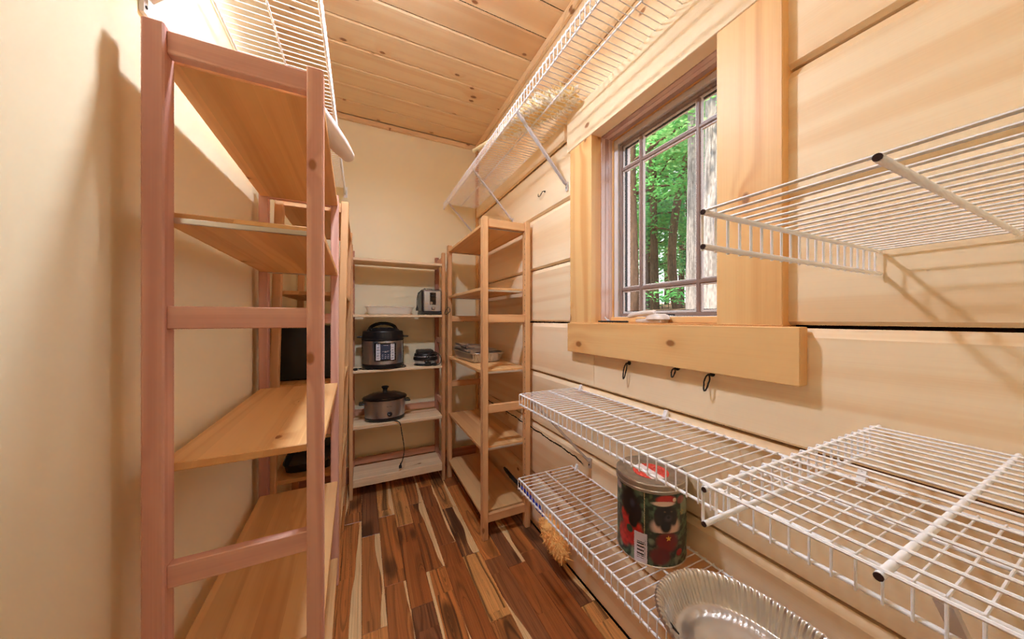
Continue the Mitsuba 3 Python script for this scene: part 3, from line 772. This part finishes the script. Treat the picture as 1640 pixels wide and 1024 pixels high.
obj('hinge_block', rbox(cx_ - 0.022, cx_ + 0.022, cy_ - 0.110, cy_ - 0.090, z0 + 0.002, z0 + 0.034, 0.005, 4), 'black_plastic', wm, smooth=40)
cord([(cx_ - 0.02, cy_ - 0.108, z0 + 0.02), (cx_ - 0.01, cy_ - 0.112, z0 + 0.085), (cx_ + 0.03, cy_ - 0.105, z0 + 0.112), (cx_ + 0.075, cy_ - 0.095, z0 + 0.100), (cx_ + 0.104, cy_ - 0.100, z0 + 0.055), (cx_ + 0.092, cy_ - 0.104, z0 + 0.015), (cx_ + 0.05, cy_ - 0.108, z0 + 0.004), (cx_ + 0.005, cy_ - 0.114, z0 + 0.030), (cx_ + 0.012, cy_ - 0.112, z0 + 0.088), (cx_ + 0.05, cy_ - 0.105, z0 + 0.095), (cx_ + 0.062, cy_ - 0.106, z0 + 0.05), (cx_ + 0.03, cy_ - 0.112, z0 + 0.008)], 0.003, 110, wm)

# clear tray
ct = thing('plastic_tray', 'clear ribbed plastic tray beside the toaster', 'tray')
pr = [(0, 0.0016), (0.62, 0.0016), (0.80, 0.0016), (0.86, 0.010), (0.93, 0.046), (0.96, 0.060), (1.0, 0.0625), (1.0, 0.058)]
obj('body', lathe(pr, 120, 0.180, 0.105, 7.0, at=(0.198, 2.765, 1.334), wave=lambda i, a: 0.010 * np.sin(60 * a) * (i in (3, 4))), 'clear_plastic', ct, smooth=40)

# small plug and hook at the left post
sp = thing('plug', 'small black plug lying on the low unit shelf beside the pressure cooker', 'plug')
a, b = plug_mesh((-0.064 + 0.012, 2.655, 0.9335), (1, -0.15, 0))
obj('body', a, 'black_plastic', sp, smooth=40)
obj('prongs', b, 'chrome', sp)
tag(obj('cord_end', tube(curve([(-0.0700 + 0.016, 2.668, 0.9300), (-0.040, 2.70, 0.9290), (0.0, 2.745, 0.9290)], 16), 0.003, 8), 'cord_black', sp), 'black cord')

# ================================================================== foil pans
fo = thing('foil_pan', 'rectangular foil roasting pan on the shelf of the tall right unit', 'foil pan')
pr = [(0, 0.001), (0.5, 0.001), (0.80, 0.001), (0.845, 0.006), (0.87, 0.02), (0.92, 0.050), (0.955, 0.070), (1.0, 0.072), (1.012, 0.068), (1.0, 0.066)]
obj('body', moved(lathe(pr, 260, 0.132, 0.250, 6.0, wave=lambda i, a: 0.012 * np.sin(76 * a) * (3 <= i <= 6)), place(0.785, 2.37, 0.9945, 3)), 'foil', fo, smooth=40)
lid2 = thing('crumpled_foil', 'crumpled sheet of foil lying in the rectangular foil pan', 'foil')
g = np.linspace(-1, 1, 34)
gx, gy = np.meshgrid(g, g, indexing='ij')
rr = np.maximum(np.abs(gx), np.abs(gy))
pz = 0.020 * meshkit.fbm(np.stack([gx * 3, gy * 4, gx * 0 + 1], -1), 3, 4) + 0.012 * (rr > 0.93) + 0.012 * gy
V = np.stack([gx * 0.102, gy * 0.20, pz], -1).reshape(-1, 3)
i, j = np.meshgrid(np.arange(33), np.arange(33), indexing='ij')
q = (i * 34 + j)
F = np.stack([q, q + 34, q + 35, q + 1], -1).reshape(-1, 4)
sheet = trimesh.Trimesh(V, np.vstack([F[:, [0, 1, 2]], F[:, [0, 2, 3]]]), process=False)
obj('sheet', moved(sheet, place(0.772, 2.40, 1.058, 6) @ rot([0, 1, 0], -4)), 'foil', lid2, smooth=25)
V2 = V.copy()
V2[:, 0] *= 0.55; V2[:, 1] *= 0.35; V2[:, 2] = V2[:, 2] * 0.9
obj('folded_flap', moved(trimesh.Trimesh(V2, sheet.faces, process=False), place(0.73, 2.52, 1.072, 20) @ rot([0, 1, 0], 14)), 'foil', lid2, smooth=25)

op = thing('oval_foil_pan', 'large oval fluted foil roasting pan on the lowest wire shelf', 'foil pan')
pr = [(0, 0.004), (0.22, 0.004), (0.25, 0.001), (0.42, 0.001), (0.45, 0.005), (0.62, 0.005), (0.66, 0.001), (0.76, 0.001), (0.80, 0.005), (0.86, 0.028), (0.93, 0.052), (0.965, 0.060), (1.0, 0.062), (1.022, 0.056), (1.008, 0.052), (0.985, 0.056)]
obj('body', moved(lathe(pr, 420, 0.152, 0.205, 2.25, wave=lambda i, a: (0.013 * np.sin(88 * a) + 0.005 * np.sin(37 * a + 1)) * (9 <= i <= 11) + 0.010 * np.sin(88 * a + 0.7) * (i in (12, 13))), place(0.752, 0.405, 0.5515, 3)), 'foil_flat', op, smooth=40)
obj('dark_streak', moved(tube(curve([(-0.082, 0.118, 0.010), (-0.090, 0.135, 0.024), (-0.100, 0.150, 0.044)], 8), [0.0015, 0.0022, 0.0025, 0.003, 0.0025, 0.003, 0.002, 0.001], 5), place(0.752, 0.405, 0.5535, 3)), 'black_iron', op, label='thin dark streak')  # thin dark streak running up the pan wall

# ================================================================== popcorn tin
TC, TR, TZ, TH = (0.858, 0.778), 0.106, 0.5525, 0.238
th0 = math.atan2(-TC[1], -TC[0])


def ell(u, h, u0, h0, a, b, soft=0.25):
    d = dr.sqrt(dr.square((u - u0) / a) + dr.square((h - h0) / b))
    return 1 - smoothstep(1 - soft, 1 + soft, d)


def star(u, h, u0, h0, s):
    x, y_ = u - u0, h - h0
    r_, t_ = dr.sqrt(x * x + y_ * y_), dr.atan2(x, y_)
    return 1 - smoothstep(0.9, 1.1, r_ / (s * (0.68 + 0.32 * dr.cos(5 * t_))))


def tin_print(p, n, uv):
    u, h = uv.x, uv.y
    m = fbm(u * 90, h * 90, 2.0, octaves=2)
    c = mix(S(26, 42, 34), S(66, 92, 68), smoothstep(0.40, 0.75, m))
    c = mix(c, S(128, 142, 120), 0.7 * smoothstep(0.72, 0.85, noise(u * 38, h * 38, 5.0)))
    c = mix(c, S(150, 60, 60), 0.7 * ell(u, h, 0.098, 0.200, 0.016, 0.012))
    c = mix(c, S(176, 150, 150), 0.6 * ell(u, h, -0.125, 0.205, 0.020, 0.012))
    for (a, b, s) in ((-0.088, 0.222, 0.008), (0.104, 0.160, 0.009), (-0.142, 0.130, 0.007)):
        c = mix(c, S(186, 150, 60), 0.8 * star(u, h, a, b, s) * (1 - star(u, h, a, b, s * 0.55)))
    # left dog in a red jacket with a green brooch
    red = mix(S(190, 34, 26), S(140, 22, 20), noise(u * 120, h * 120, 3.0))
    c = mix(c, red, ell(u, h, -0.058, 0.088, 0.036, 0.044))
    c = mix(c, red, ell(u, h, -0.090, 0.062, 0.026, 0.034))
    c = mix(c, red, ell(u, h, -0.082, 0.128, 0.020, 0.024))
    c = mix(c, S(16, 13, 16), ell(u, h, -0.066, 0.172, 0.036, 0.044))
    c = mix(c, S(14, 14, 22), ell(u, h, -0.044, 0.150, 0.020, 0.032))
    c = mix(c, S(14, 14, 18), ell(u, h, -0.054, 0.122, 0.016, 0.022))
    c = mix(c, S(52, 56, 74), 0.5 * ell(u, h, -0.056, 0.176, 0.008, 0.012, 0.6))
    c = mix(c, S(20, 60, 44), ell(u, h, -0.066, 0.092, 0.012, 0.012))
    # right dog with santa hat and white collar
    c = mix(c, S(112, 30, 28), ell(u, h, 0.050, 0.078, 0.034, 0.030))
    c = mix(c, S(96, 26, 26), ell(u, h, 0.028, 0.036, 0.030, 0.026))
    c = mix(c, S(206, 176, 160), ell(u, h, 0.046, 0.124, 0.044, 0.030) * smoothstep(0.104, 0.108, h))
    c = mix(c, S(20, 15, 15), ell(u, h, 0.046, 0.160, 0.033, 0.034))
    c = mix(c, S(20, 15, 15), ell(u, h, 0.022, 0.152, 0.013, 0.028))
    c = mix(c, S(20, 15, 15), ell(u, h, 0.070, 0.152, 0.012, 0.026))
    c = mix(c, S(24, 18, 18), ell(u, h, 0.044, 0.130, 0.018, 0.024))
    c = mix(c, S(78, 66, 66), 0.6 * ell(u, h, 0.052, 0.150, 0.012, 0.009, 0.6))
    c = mix(c, S(10, 8, 8), ell(u, h, 0.052, 0.153, 0.005, 0.004))
    c = mix(c, S(110, 84, 60), 0.7 * ell(u, h, 0.040, 0.170, 0.003, 0.0025, 0.5))
    c = mix(c, S(110, 84, 60), 0.7 * ell(u, h, 0.062, 0.170, 0.003, 0.0025, 0.5))
    c = mix(c, S(186, 40, 30), ell(u, h, 0.046, 0.204, 0.030, 0.015) * smoothstep(0.192, 0.195, h))
    c = mix(c, S(224, 200, 186), ell(u, h, 0.038, 0.193, 0.034, 0.007))
    c = mix(c, S(226, 206, 190), ell(u, h, 0.072, 0.204, 0.006, 0.006))
    c = mix(c, S(226, 190, 80), star(u, h, 0.052, 0.090, 0.0085))
    c = mix(c, S(150, 30, 34), ell(u, h, 0.092, 0.042, 0.012, 0.010))
    c = mix(c, S(200, 186, 140), 0.8 * (1 - smoothstep(0.0006, 0.0012, dr.abs(u + 0.018))) * smoothstep(0.09, 0.095, h))
    return c


def label_print(p, n, uv):
    u, h = uv.x, uv.y
    bars = dr.select(cell_rand(dr.floor(h / 0.0022), 4) > 0.48, mi.Float(1), mi.Float(0))
    inside = smoothstep(-0.0405, -0.0400, u) * (1 - smoothstep(-0.0190, -0.0185, u)) * smoothstep(0.018, 0.0185, h) * (1 - smoothstep(0.083, 0.0835, h))
    c = mix(S(206, 196, 206), S(40, 36, 42), bars * inside)
    dig = dr.select(noise(u * 900, h * 600) > 0.55, mi.Float(1), mi.Float(0)) * smoothstep(-0.0175, -0.017, u) * (1 - smoothstep(-0.0150, -0.0145, u)) * smoothstep(0.022, 0.0225, h) * (1 - smoothstep(0.078, 0.0785, h))
    return mix(c, S(70, 64, 70), dig)


plain('tin_print', proc(tin_print), 0.32, spec=0.6)
plain('tin_label', proc(label_print), 0.6)
ti = thing('popcorn_tin', 'large round holiday tin printed with black puppies, silver lid', 'tin')


def cyl_uv(R_, t0, t1, h0, h1, n):
    q = np.linspace(t0, t1, n)
    V = np.array([[TC[0] + R_ * math.cos(th0 + w), TC[1] + R_ * math.sin(th0 + w), TZ + h] for h in (h0, h1) for w in q])
    U = np.array([[TR * w, h] for h in (h0, h1) for w in q])
    F = []
    for j in range(n - 1):
        F += [[j, j + 1, n + j + 1], [j, n + j + 1, n + j]]
    return trimesh.Trimesh(V, F, process=False), U


m, uv = cyl_uv(TR, -math.pi, math.pi, 0.003, TH - 0.012, 97)
obj('body', m, 'tin_print', ti, smooth=True, uv=uv, label='dark green printed side with two black puppies')
obj('bottom_rim', lathe([(0, 0.0008), (TR + 0.0015, 0.0008), (TR + 0.002, 0.003), (TR, 0.005)], 72, at=(*TC, TZ)), 'chrome', ti, smooth=35)
m, uv = cyl_uv(TR + 0.0006, -0.049 / TR, -0.010 / TR, 0.004, 0.095, 12)
obj('barcode_label', m, 'tin_label', ti, smooth=True, uv=uv, label='white barcode sticker')
plain('lid_metal', proc(lambda p, n, uv: mix(S(176, 166, 156), S(150, 142, 134), noise(p.x * 60, p.y * 60, p.z * 30))), 0.34, 0.85)
ld = obj('lid', lathe([(TR - 0.001, TH - 0.016), (TR + 0.0035, TH - 0.016), (TR + 0.0045, TH - 0.013), (TR + 0.0035, TH - 0.010), (TR + 0.0035, TH + 0.006), (TR + 0.0025, TH + 0.011), (TR - 0.003, TH + 0.012), (TR - 0.008, TH + 0.009), (TR - 0.022, TH + 0.008), (TR - 0.026, TH + 0.005), (0, TH + 0.005)], 72, at=(*TC, TZ)), 'lid_metal', ti, smooth=35, label='silver lid')


obj('bright_bead', lathe([(TR + 0.0034, TH - 0.0105), (TR + 0.0052, TH - 0.008), (TR + 0.0034, TH - 0.0055)], 72, at=(*TC, TZ)), 'chrome', ld, smooth=35, label='bright rim bead')
obj('bright_edge', lathe([(TR + 0.0030, TH + 0.0065), (TR + 0.0040, TH + 0.009), (TR + 0.0024, TH + 0.0115)], 72, at=(*TC, TZ)), 'chrome', ld, smooth=35)


def sticker_fn(p, n, uv):
    x, y_ = p.x - TC[0], p.y - TC[1]
    a = 0.895 * x - 0.445 * y_
    b = 0.445 * x + 0.895 * y_
    red = mix(S(206, 52, 44), S(228, 110, 100), smoothstep(0.62, 0.75, noise(a * 300, b * 420)))
    return mix(red, S(238, 224, 222), smoothstep(-0.030, -0.028, a + 0.2 * b) * (1 - smoothstep(0.006, 0.009, a + 0.35 * b)))


plain('red_sticker', proc(sticker_fn), 0.45)
obj('round_sticker', lathe([(0.056, 0.0052), (0.056, 0.0062), (0, 0.0062)], 48, at=(*TC, TZ + TH)), 'red_sticker', ld, label='round red and white sticker')


# ================================================================== feather dusters
def plumes(p0, p1, rad, n, seed, wide=1.0, reach=1.0, lump=0.25, root=0.35):
    """Soft feathers standing off a lumpy core along the axis p0 -> p1."""
    g = np.random.default_rng(seed)
    p0, p1 = np.array(p0, float), np.array(p1, float)
    ax = p1 - p0
    L = np.linalg.norm(ax)
    ax = ax / L
    e1 = np.cross(ax, [0, 0, 1.0]); e1 /= np.linalg.norm(e1)
    e2 = np.cross(e1, ax)
    V, F = [], []
    for k in range(n):
        t = g.random()
        a = g.random() * 2 * math.pi
        o = e1 * math.cos(a) + e2 * math.sin(a)
        o = o + ax * g.normal(0, 0.45); o /= np.linalg.norm(o)
        q = p0 + ax * (t * L)
        R_ = rad(t) * (1 - lump + 2 * lump * float(meshkit.noise((q + o * 0.02) * 38, 3)))
        base = q + o * R_ * root
        tip = q + o * R_ * (0.9 + 0.35 * g.random() * reach)
        side = np.cross(o, ax + 0.8 * g.normal(size=3)); side /= np.linalg.norm(side) + 1e-9
        curl = np.cross(side, o) * g.normal(0, 0.35) * R_ + np.array([0, 0, -0.10 * R_])
        w = (0.0045 + 0.004 * g.random()) * wide
        nb = len(V)
        for s in range(5):
            f = s / 4
            c = base + (tip - base) * f + curl * f * f
            ww = w * (0.45, 0.85, 1.0, 0.9, 0.45)[s]
            V += [c - side * ww, c + side * ww]
        for s in range(4):
            i = nb + 2 * s
            F += [[i, i + 1, i + 3], [i, i + 3, i + 2]]
    return trimesh.Trimesh(np.array(V), np.array(F), process=False)


def fluff_core(p0, p1, rad, seed):
    """The lumpy inside of a duster head."""
    p0, p1 = np.array(p0, float), np.array(p1, float)
    f = np.linspace(0, 1, 30)
    m = tube([p0 + (p1 - p0) * q for q in f], [max(0.62 * rad(q) * min(1, 6 * q + 0.2, 6 * (1 - q) + 0.2), 0.004) for q in f], 28)
    m.vertices += m.vertex_normals * (0.012 * (meshkit.fbm(m.vertices * 45, 3, seed) - 0.5))[:, None]
    return m


d1 = thing('feather_duster', 'cream feather duster with bamboo handle lying on the long high wire shelf', 'feather duster')
ha, hb, hc = np.array([0.624, 1.955, 2.349]), np.array([0.705, 1.715, 2.349]), np.array([0.885, 1.265, 2.352])
obj('handle', tube([ha + (hb - ha) * t for t in (0, 0.25, 0.27, 0.29, 0.6, 0.62, 0.64, 1.05)], [0.0105, 0.0105, 0.0120, 0.0105, 0.0100, 0.0115, 0.010, 0.010], 14), 'bamboo', d1, smooth=40, label='pale bamboo handle')
obj('handle_bore', tube([ha - (hb - ha) * 0.001, ha - (hb - ha) * 0.003, ha - (hb - ha) * 0.004], 0.006, 12), 'dark_gap', d1 + '__handle')
hd = lambda t: 0.020 + 0.062 * math.sin(math.pi * min(0.12 + 0.82 * t, 0.97)) ** 0.8 * (0.55 + 0.6 * t)
for mat, n_, sd, rch, wd, lb in (('feather_white', 1500, 3, 0.8, 0.9, 'fluffy white feathers'), ('feather_tan', 900, 4, 1.0, 0.7, 'tan feathers')):
    mp = plumes(hb, hc, hd, n_, sd, wide=wd, reach=rch)
    mp.vertices[:, 2] = np.maximum(mp.vertices[:, 2], 2.3345 + 0.003 * rng.random(len(mp.vertices)))
    obj('feathers', mp, mat, d1, kind='stuff', label=lb)
mp = fluff_core(hb, hc, hd, 5)
mp.vertices[:, 2] = np.maximum(mp.vertices[:, 2], 2.3350)
obj('core', mp, 'feather_tan', d1, smooth=True)

d2 = thing('feather_duster', 'golden feather duster with blue handle leaning below the lowest wire shelf', 'feather duster')
ga, gb, gc, gd = np.array([0.872, 2.05, 0.285]), np.array([0.882, 1.80, 0.262]), np.array([0.890, 1.545, 0.222]), np.array([0.900, 1.365, 0.118])
hp = curve([ga, gb, gc, gc * 0.6 + gd * 0.4], 40)
obj('handle', tube(hp[16:], 0.008, 12), 'blue_plastic', d2, smooth=40, label='blue plastic handle')
obj('grip', tube(hp[:17], [0.006, 0.010, 0.0115] + [0.0125] * 10 + [0.0115, 0.011, 0.010, 0.009], 12), 'black_plastic', d2, smooth=40, label='black grip')
obj('collar', tube(hp[28:33], [0.008, 0.014, 0.015, 0.014, 0.009], 12), 'blue_plastic', d2, smooth=40, label='blue collar')
gr = lambda t: 0.031 + 0.021 * math.sin(math.pi * (0.15 + 0.8 * t))
g0 = gc * 0.86 + gd * 0.14
obj('feathers', plumes(g0, gd, gr, 9000, 8, wide=0.30, reach=0.35, lump=0.3, root=0.72), 'feather_gold', d2, kind='stuff', label='fluffy golden head')
obj('core', fluff_core(g0, gd, lambda q: gr(q) * 1.5, 6), 'feather_gold', d2, smooth=True)

# ================================================================== hooks on the log wall
def loop_hook(y, z, h, w, label, lean):
    t = thing('hook', label, 'hook', 'black iron hooks on the log wall')
    s = np.linspace(0, 2 * np.pi, 25)
    pts = [(WX - 0.012 - 0.010 * (0.5 - 0.5 * math.cos(q)), y + w / 2 * math.sin(q) * (1.0 if math.cos(q) > 0 else 0.75) + lean * (0.5 - 0.5 * math.cos(q)), z - h / 2 + h / 2 * math.cos(q)) for q in s]
    obj('loop', tube(pts, 0.0024, 8), 'black_iron', t, smooth=50)
    obj('screw', tube([(WX - 0.012, y, z), (WX - 0.004, y - 0.003, z + 0.001), (WX + 0.006, y - 0.006, z + 0.002)], 0.0034, 8), 'black_iron', t, smooth=50)
    obj('plate', tube([(WX - 0.004, y - 0.006, z + 0.002), (WX - 0.002, y - 0.006, z + 0.002), (WX + 0.0005, y - 0.006, z + 0.002)], 0.008, 12), 'black_iron', t, smooth=50)


loop_hook(0.993, 1.120, 0.062, 0.015, 'long black iron loop hook under the window apron, leftmost of three', 0.006)
loop_hook(0.768, 1.130, 0.028, 0.015, 'small black iron loop hook under the window apron, middle of three', 0.0)
loop_hook(0.645, 1.128, 0.050, 0.017, 'long black iron loop hook under the window apron, rightmost of three', 0.006)
t = thing('hook', 'small dark cup hook on the log wall beside the left window casing', 'hook')
obj('wire', tube(curve([(WX + 0.004, 1.665, 2.054), (WX - 0.014, 1.668, 2.052), (WX - 0.020, 1.685, 2.036), (WX - 0.020, 1.706, 2.034), (WX - 0.020, 1.712, 2.052)], 24), 0.0022, 8), 'black_iron', t, smooth=50)
obj('rose', tube([(WX - 0.003, 1.665, 2.054), (WX - 0.001, 1.665, 2.054), (WX + 0.001, 1.665, 2.054)], 0.006, 12), 'black_iron', t, smooth=50)

# black bar on the window sill
t = thing('latch_bar', 'flat black bar lying on the window sill left of the crank', 'bar')
obj('bar', rbox(0.972, 0.992, 1.014, 1.185, 1.2852, 1.2925, 0.002, 3), 'black_plastic', t, smooth=40)
obj('lever', tube([(0.982, 1.12, 1.292), (0.982, 1.14, 1.300), (0.982, 1.15, 1.308)], [0.004, 0.0035, 0.003], 8), 'wire_grey', t, smooth=50)

# tapered pole on top of the left near unit
t = thing('pole', 'white tapered round pole end sticking out over the left foreground unit', 'pole')
e0, e1 = np.array([-0.150, 1.046, 1.904]), np.array([-0.042, 1.338, 1.888])
obj('shaft', tube([e0 + (e1 - e0) * f for f in (0, 0.02, 0.5, 0.77, 0.9, 0.965, 0.985, 0.996, 1.0)], [0.030, 0.036, 0.034, 0.0305, 0.0255, 0.0235, 0.0215, 0.0165, 0.007], 24), 'tan_pole', t, smooth=50)

# dark things in the left far unit
t = thing('microwave_oven', 'black oven box on a shelf of the left rear unit', 'oven')
obj('body', rbox(-0.405, -0.130, 2.06, 2.50, 0.979, 1.262, 0.008), 'black_plastic', t, smooth=40)
obj('door', rbox(-0.131, -0.122, 2.066, 2.40, 0.986, 1.256, 0.003), 'black_gloss', t, smooth=40, label='dark glass door')
for xx in (-0.39, -0.15):
    for yy_ in (2.09, 2.47):
        obj('foot', lathe([(0, 0), (0.012, 0), (0.012, 0.005), (0, 0.005)], 14, at=(xx, yy_, 0.9752)), 'black_plastic', t, smooth=35)
t = thing('baking_pan', 'dark baking pan on a lower shelf of the left rear unit', 'pan')
obj('body', moved(lathe([(0, 0.001), (0.86, 0.001), (0.90, 0.006), (0.97, 0.048), (1.0, 0.05), (1.0, 0.047), (0.95, 0.045), (0.88, 0.006), (0, 0.004)], 64, 0.12, 0.19, 7.0), place(-0.245, 2.18, 0.509)), 'black_plastic', t, smooth=35)

# ================================================================== the woods outside
def ground_z(x, y):
    x = np.asarray(x, float)
    q = np.clip((x - 1.35) / 1.6, 0, 1)
    return 0.25 + 0.98 * q * q * (3 - 2 * q) + 0.062 * np.maximum(x - 2.4, 0) + 0.05 * np.sin(np.asarray(y) * 0.9 + x * 0.5) * np.clip(x - 2, 0, 1)


gx = np.concatenate([np.linspace(1.36, 8, 40), np.linspace(8.5, 45, 40)])
gy = np.linspace(-22, 45, 90)
X_, Y_ = np.meshgrid(gx, gy, indexing='ij')
Zg = ground_z(X_, Y_) + 0.05 * (meshkit.fbm(np.stack([X_ * 1.5, Y_ * 1.5, X_ * 0], -1), 3, 2) - 0.5)
i, j = np.meshgrid(np.arange(len(gx) - 1), np.arange(len(gy) - 1), indexing='ij')
q = i * len(gy) + j
F = np.stack([q, q + len(gy), q + len(gy) + 1, q + 1], -1).reshape(-1, 4)


def litter(p, n, uv):
    f1, f2, r_ = voronoi(p.x * 9, p.y * 9)
    c = mix(S(104, 78, 60), S(140, 114, 92), r_)
    return mix(c, S(70, 54, 42), smoothstep(0.35, 0.6, fbm(p.x * 3, p.y * 3)))


plain('leaf_litter', proc(litter), 0.9, spec=0.1)
tag(obj('ground', trimesh.Trimesh(np.stack([X_, Y_, Zg], -1).reshape(-1, 3), np.vstack([F[:, [0, 1, 2]], F[:, [0, 2, 3]]]), process=False), 'leaf_litter', smooth=True), 'brown leaf-littered slope outside the window', kind='structure')


def bark_fn(a, b):
    def fn(p, n, uv):
        r_ = noise(uv.x * 1.0, p.z * 5)
        pl = noise(uv.x * 3 + r_ * 2, p.z * 22)
        return mix(mix(a, b, pl), (0.02, 0.015, 0.012), 0.4 * smoothstep(0.62, 0.75, noise(uv.x * 3, p.z * 4, 3.0)))
    return fn


plain('bark_brown', proc(bark_fn(S(62, 50, 42), S(88, 72, 60))), 0.9, spec=0.1)
plain('bark_dark', proc(bark_fn(S(56, 48, 38), S(86, 72, 56))), 0.9, spec=0.1)
plain('bark_pale', proc(bark_fn(S(104, 102, 102), S(136, 134, 133))), 0.9, spec=0.1)
for i, c in enumerate((S(96, 168, 100), S(118, 182, 110), S(78, 148, 98), S(142, 196, 134))):
    scene[f'leaf_{i}'] = {'type': 'principledthin', 'base_color': rgb(c), 'roughness': 0.5, 'diff_trans': 0.9, 'spec_trans': 0.0}


def trunk_mesh(pts, radii, sides=14):
    p = curve(pts, 26)
    r_ = np.interp(np.linspace(0, 1, 26), np.linspace(0, 1, len(radii)), radii)
    m = tube(p, r_, sides)
    nv = len(m.vertices)
    uv = np.zeros((nv, 2))
    k = np.arange(26 * sides)
    uv[:26 * sides, 0] = (k % sides) * (16 / sides)
    return m, uv


def leaves_mesh(centres, spread, n, size, g):
    c = centres[g.integers(len(centres), size=n)]
    d = g.normal(size=(n, 3)) * np.array(spread)
    p = c + d
    a = g.random(n) * 2 * np.pi
    tilt = g.normal(0, 0.45, n)
    f = np.stack([np.cos(a), np.sin(a), -0.25 + 0.5 * np.sin(tilt)], 1)
    f /= np.linalg.norm(f, axis=1, keepdims=True)
    up = np.stack([g.normal(0, 0.4, n), g.normal(0, 0.4, n), np.ones(n)], 1)
    s = np.cross(f, up)
    s /= np.linalg.norm(s, axis=1, keepdims=True)
    l = (size * (0.6 + 0.8 * g.random(n)))[:, None]
    V = np.stack([p - f * l * 0.5, p + s * l * 0.32, p + f * l * 0.5, p - s * l * 0.32], 1).reshape(-1, 3)
    k = np.arange(n)[:, None] * 4
    F = np.vstack([k + [0, 1, 2], k + [0, 2, 3]])
    return trimesh.Trimesh(V, F, process=False)


def tree(x, y, radius, mat, leaf, label, height=11.0, lean=(0, 0), crown=None, n=5000, size=0.13, branch=True, seed=0, name='tree', bend=0.0, group=None):
    g = np.random.default_rng(100 + seed)
    b = np.array([x, y])
    z = float(ground_z(x, y)) - 0.06
    t = thing(name, label, 'tree', group)
    side = np.array([0.9, -0.44, 0.0])
    pts = [np.array([b[0], b[1], z]) + side * (lean[0] * f + bend * math.sin(f * 5.5) * (1 - f)) + np.array([0, 0, height * f]) for f in np.linspace(0, 1, 6)]
    m, uv = trunk_mesh(pts, [radius * 1.25, radius, radius * 0.92, radius * 0.8, radius * 0.6, radius * 0.25])
    obj('trunk', m, mat, t, smooth=True, uv=uv)
    lo, hi, wide = crown or (2.0, height, 1.6)
    tips = []
    for k in range(13):
        f = (lo + (hi - lo) * (k + 0.5) / 13) / height
        i0 = min(int(f * 5), 4)
        c = pts[i0] + (pts[i0 + 1] - pts[i0]) * (f * 5 - i0)
        a = g.random() * 2 * np.pi
        e = c + np.array([math.cos(a) * wide, math.sin(a) * wide, 0.25 * wide]) * (0.6 + 0.5 * g.random())
        tips += [c + (e - c) * q for q in (0.45, 0.7, 0.9, 1.05)]
        if branch and k < 10:
            obj('branch', tube([c, (c + e) / 2 + [0, 0, 0.06], e], [radius * 0.28, radius * 0.18, 0.008], 6), mat, t, smooth=True)
    tips = np.array(tips)
    obj('foliage', leaves_mesh(tips, (0.42, 0.42, 0.15), n, size, g), f'leaf_{leaf}', t, kind='stuff')
    return t


tree(5.33, 5.39, 0.155, 'bark_brown', 0, 'thick brown rough-barked trunk behind the left window panes', 12, (-0.15, 0), (2.3, 11, 1.8), 8500, 0.094, True, 1)
tree(7.75, 6.87, 0.105, 'bark_dark', 1, 'slim straight dark trunk left of centre in the window', 11, (-0.15, 0), (2.4, 9.5, 2.0), 13600, 0.094, True, 2)
tree(7.84, 6.15, 0.110, 'bark_dark', 0, 'bent dark trunk in the middle of the window', 9, (0.75, 0.0), (2.0, 8.5, 2.1), 13600, 0.094, True, 3, bend=-0.45)
tree(4.73, 3.45, 0.085, 'bark_pale', 3, 'pale grey trunk beside the right window muntin', 11, (0.05, 0), (2.6, 9, 1.0), 7140, 0.079, True, 4)
tree(4.16, 2.73, 0.115, 'bark_pale', 1, 'pale trunk nearest to the right window casing', 11, (0.06, 0), (2.4, 9, 0.9), 7140, 0.072, True, 5)
tree(9.81, 9.08, 0.12, 'bark_brown', 3, 'leafy tree standing behind the slim dark trunk', 12, (0.2, 0), (1.2, 11, 2.6), 15300, 0.115, True, 6)
tree(10.82, 8.02, 0.11, 'bark_dark', 2, 'deep green leafy tree behind the bent trunk', 11, (-0.1, 0), (1.0, 10.5, 2.6), 15300, 0.115, True, 7)
tree(7.48, 8.56, 0.13, 'bark_brown', 1, 'leafy tree far left of the window view', 12, (0.1, 0), (1.5, 11, 2.5), 11900, 0.108, True, 8)
tree(10.66, 6.43, 0.13, 'bark_brown', 0, 'leafy tree far right of the window view', 12, (0.1, 0), (1.2, 11, 2.5), 11900, 0.108, True, 9)
for k, (x, y) in enumerate([(10.46, 13.91), (13.36, 16.33), (17.26, 19.63), (11.53, 11.68), (17.07, 16.08), (20.95, 17.47), (15.34, 11.86), (20.35, 14.1), (24.74, 16.16), (16.01, 9.48), (21.94, 12.03), (27.67, 13.74)]):
    tree(x, y, 0.14, ('bark_brown', 'bark_dark')[k % 2], (1, 3, 0, 2)[k % 4], 'leafy tree of the distant woods seen through the window', 15, (rng.uniform(-0.3, 0.3), 0), (0.8, 13.5, 3.4), 3800, 0.20, False, 20 + k, group='distant trees outside')
for k, b in enumerate([(6.24, 5.16), (8.67, 7.41), (6.65, 6.97)]):
    z = float(ground_z(b[0], b[1]))
    t = thing('shrub', 'low green sapling on the litter slope outside the window', 'shrub', 'saplings outside')
    g = np.random.default_rng(60 + k)
    obj('stem', tube([(b[0], b[1], z - 0.05), (b[0] + 0.03, b[1], z + 0.3), (b[0] + 0.08, b[1] + 0.05, z + 0.75)], [0.012, 0.010, 0.004], 6), 'bark_dark', t, smooth=True)
    obj('foliage', leaves_mesh(np.array([[b[0], b[1], z + 0.30], [b[0] + 0.1, b[1] + 0.1, z + 0.45], [b[0] - 0.2, b[1], z + 0.4], [b[0] + 0.2, b[1] - 0.2, z + 0.3]]), (0.22, 0.22, 0.10), 260, 0.09, g), f'leaf_{(0, 2)[k % 2]}', t, kind='stuff')

for k_ in [k for k, v in labels.items() if not v]:
    del labels[k_]
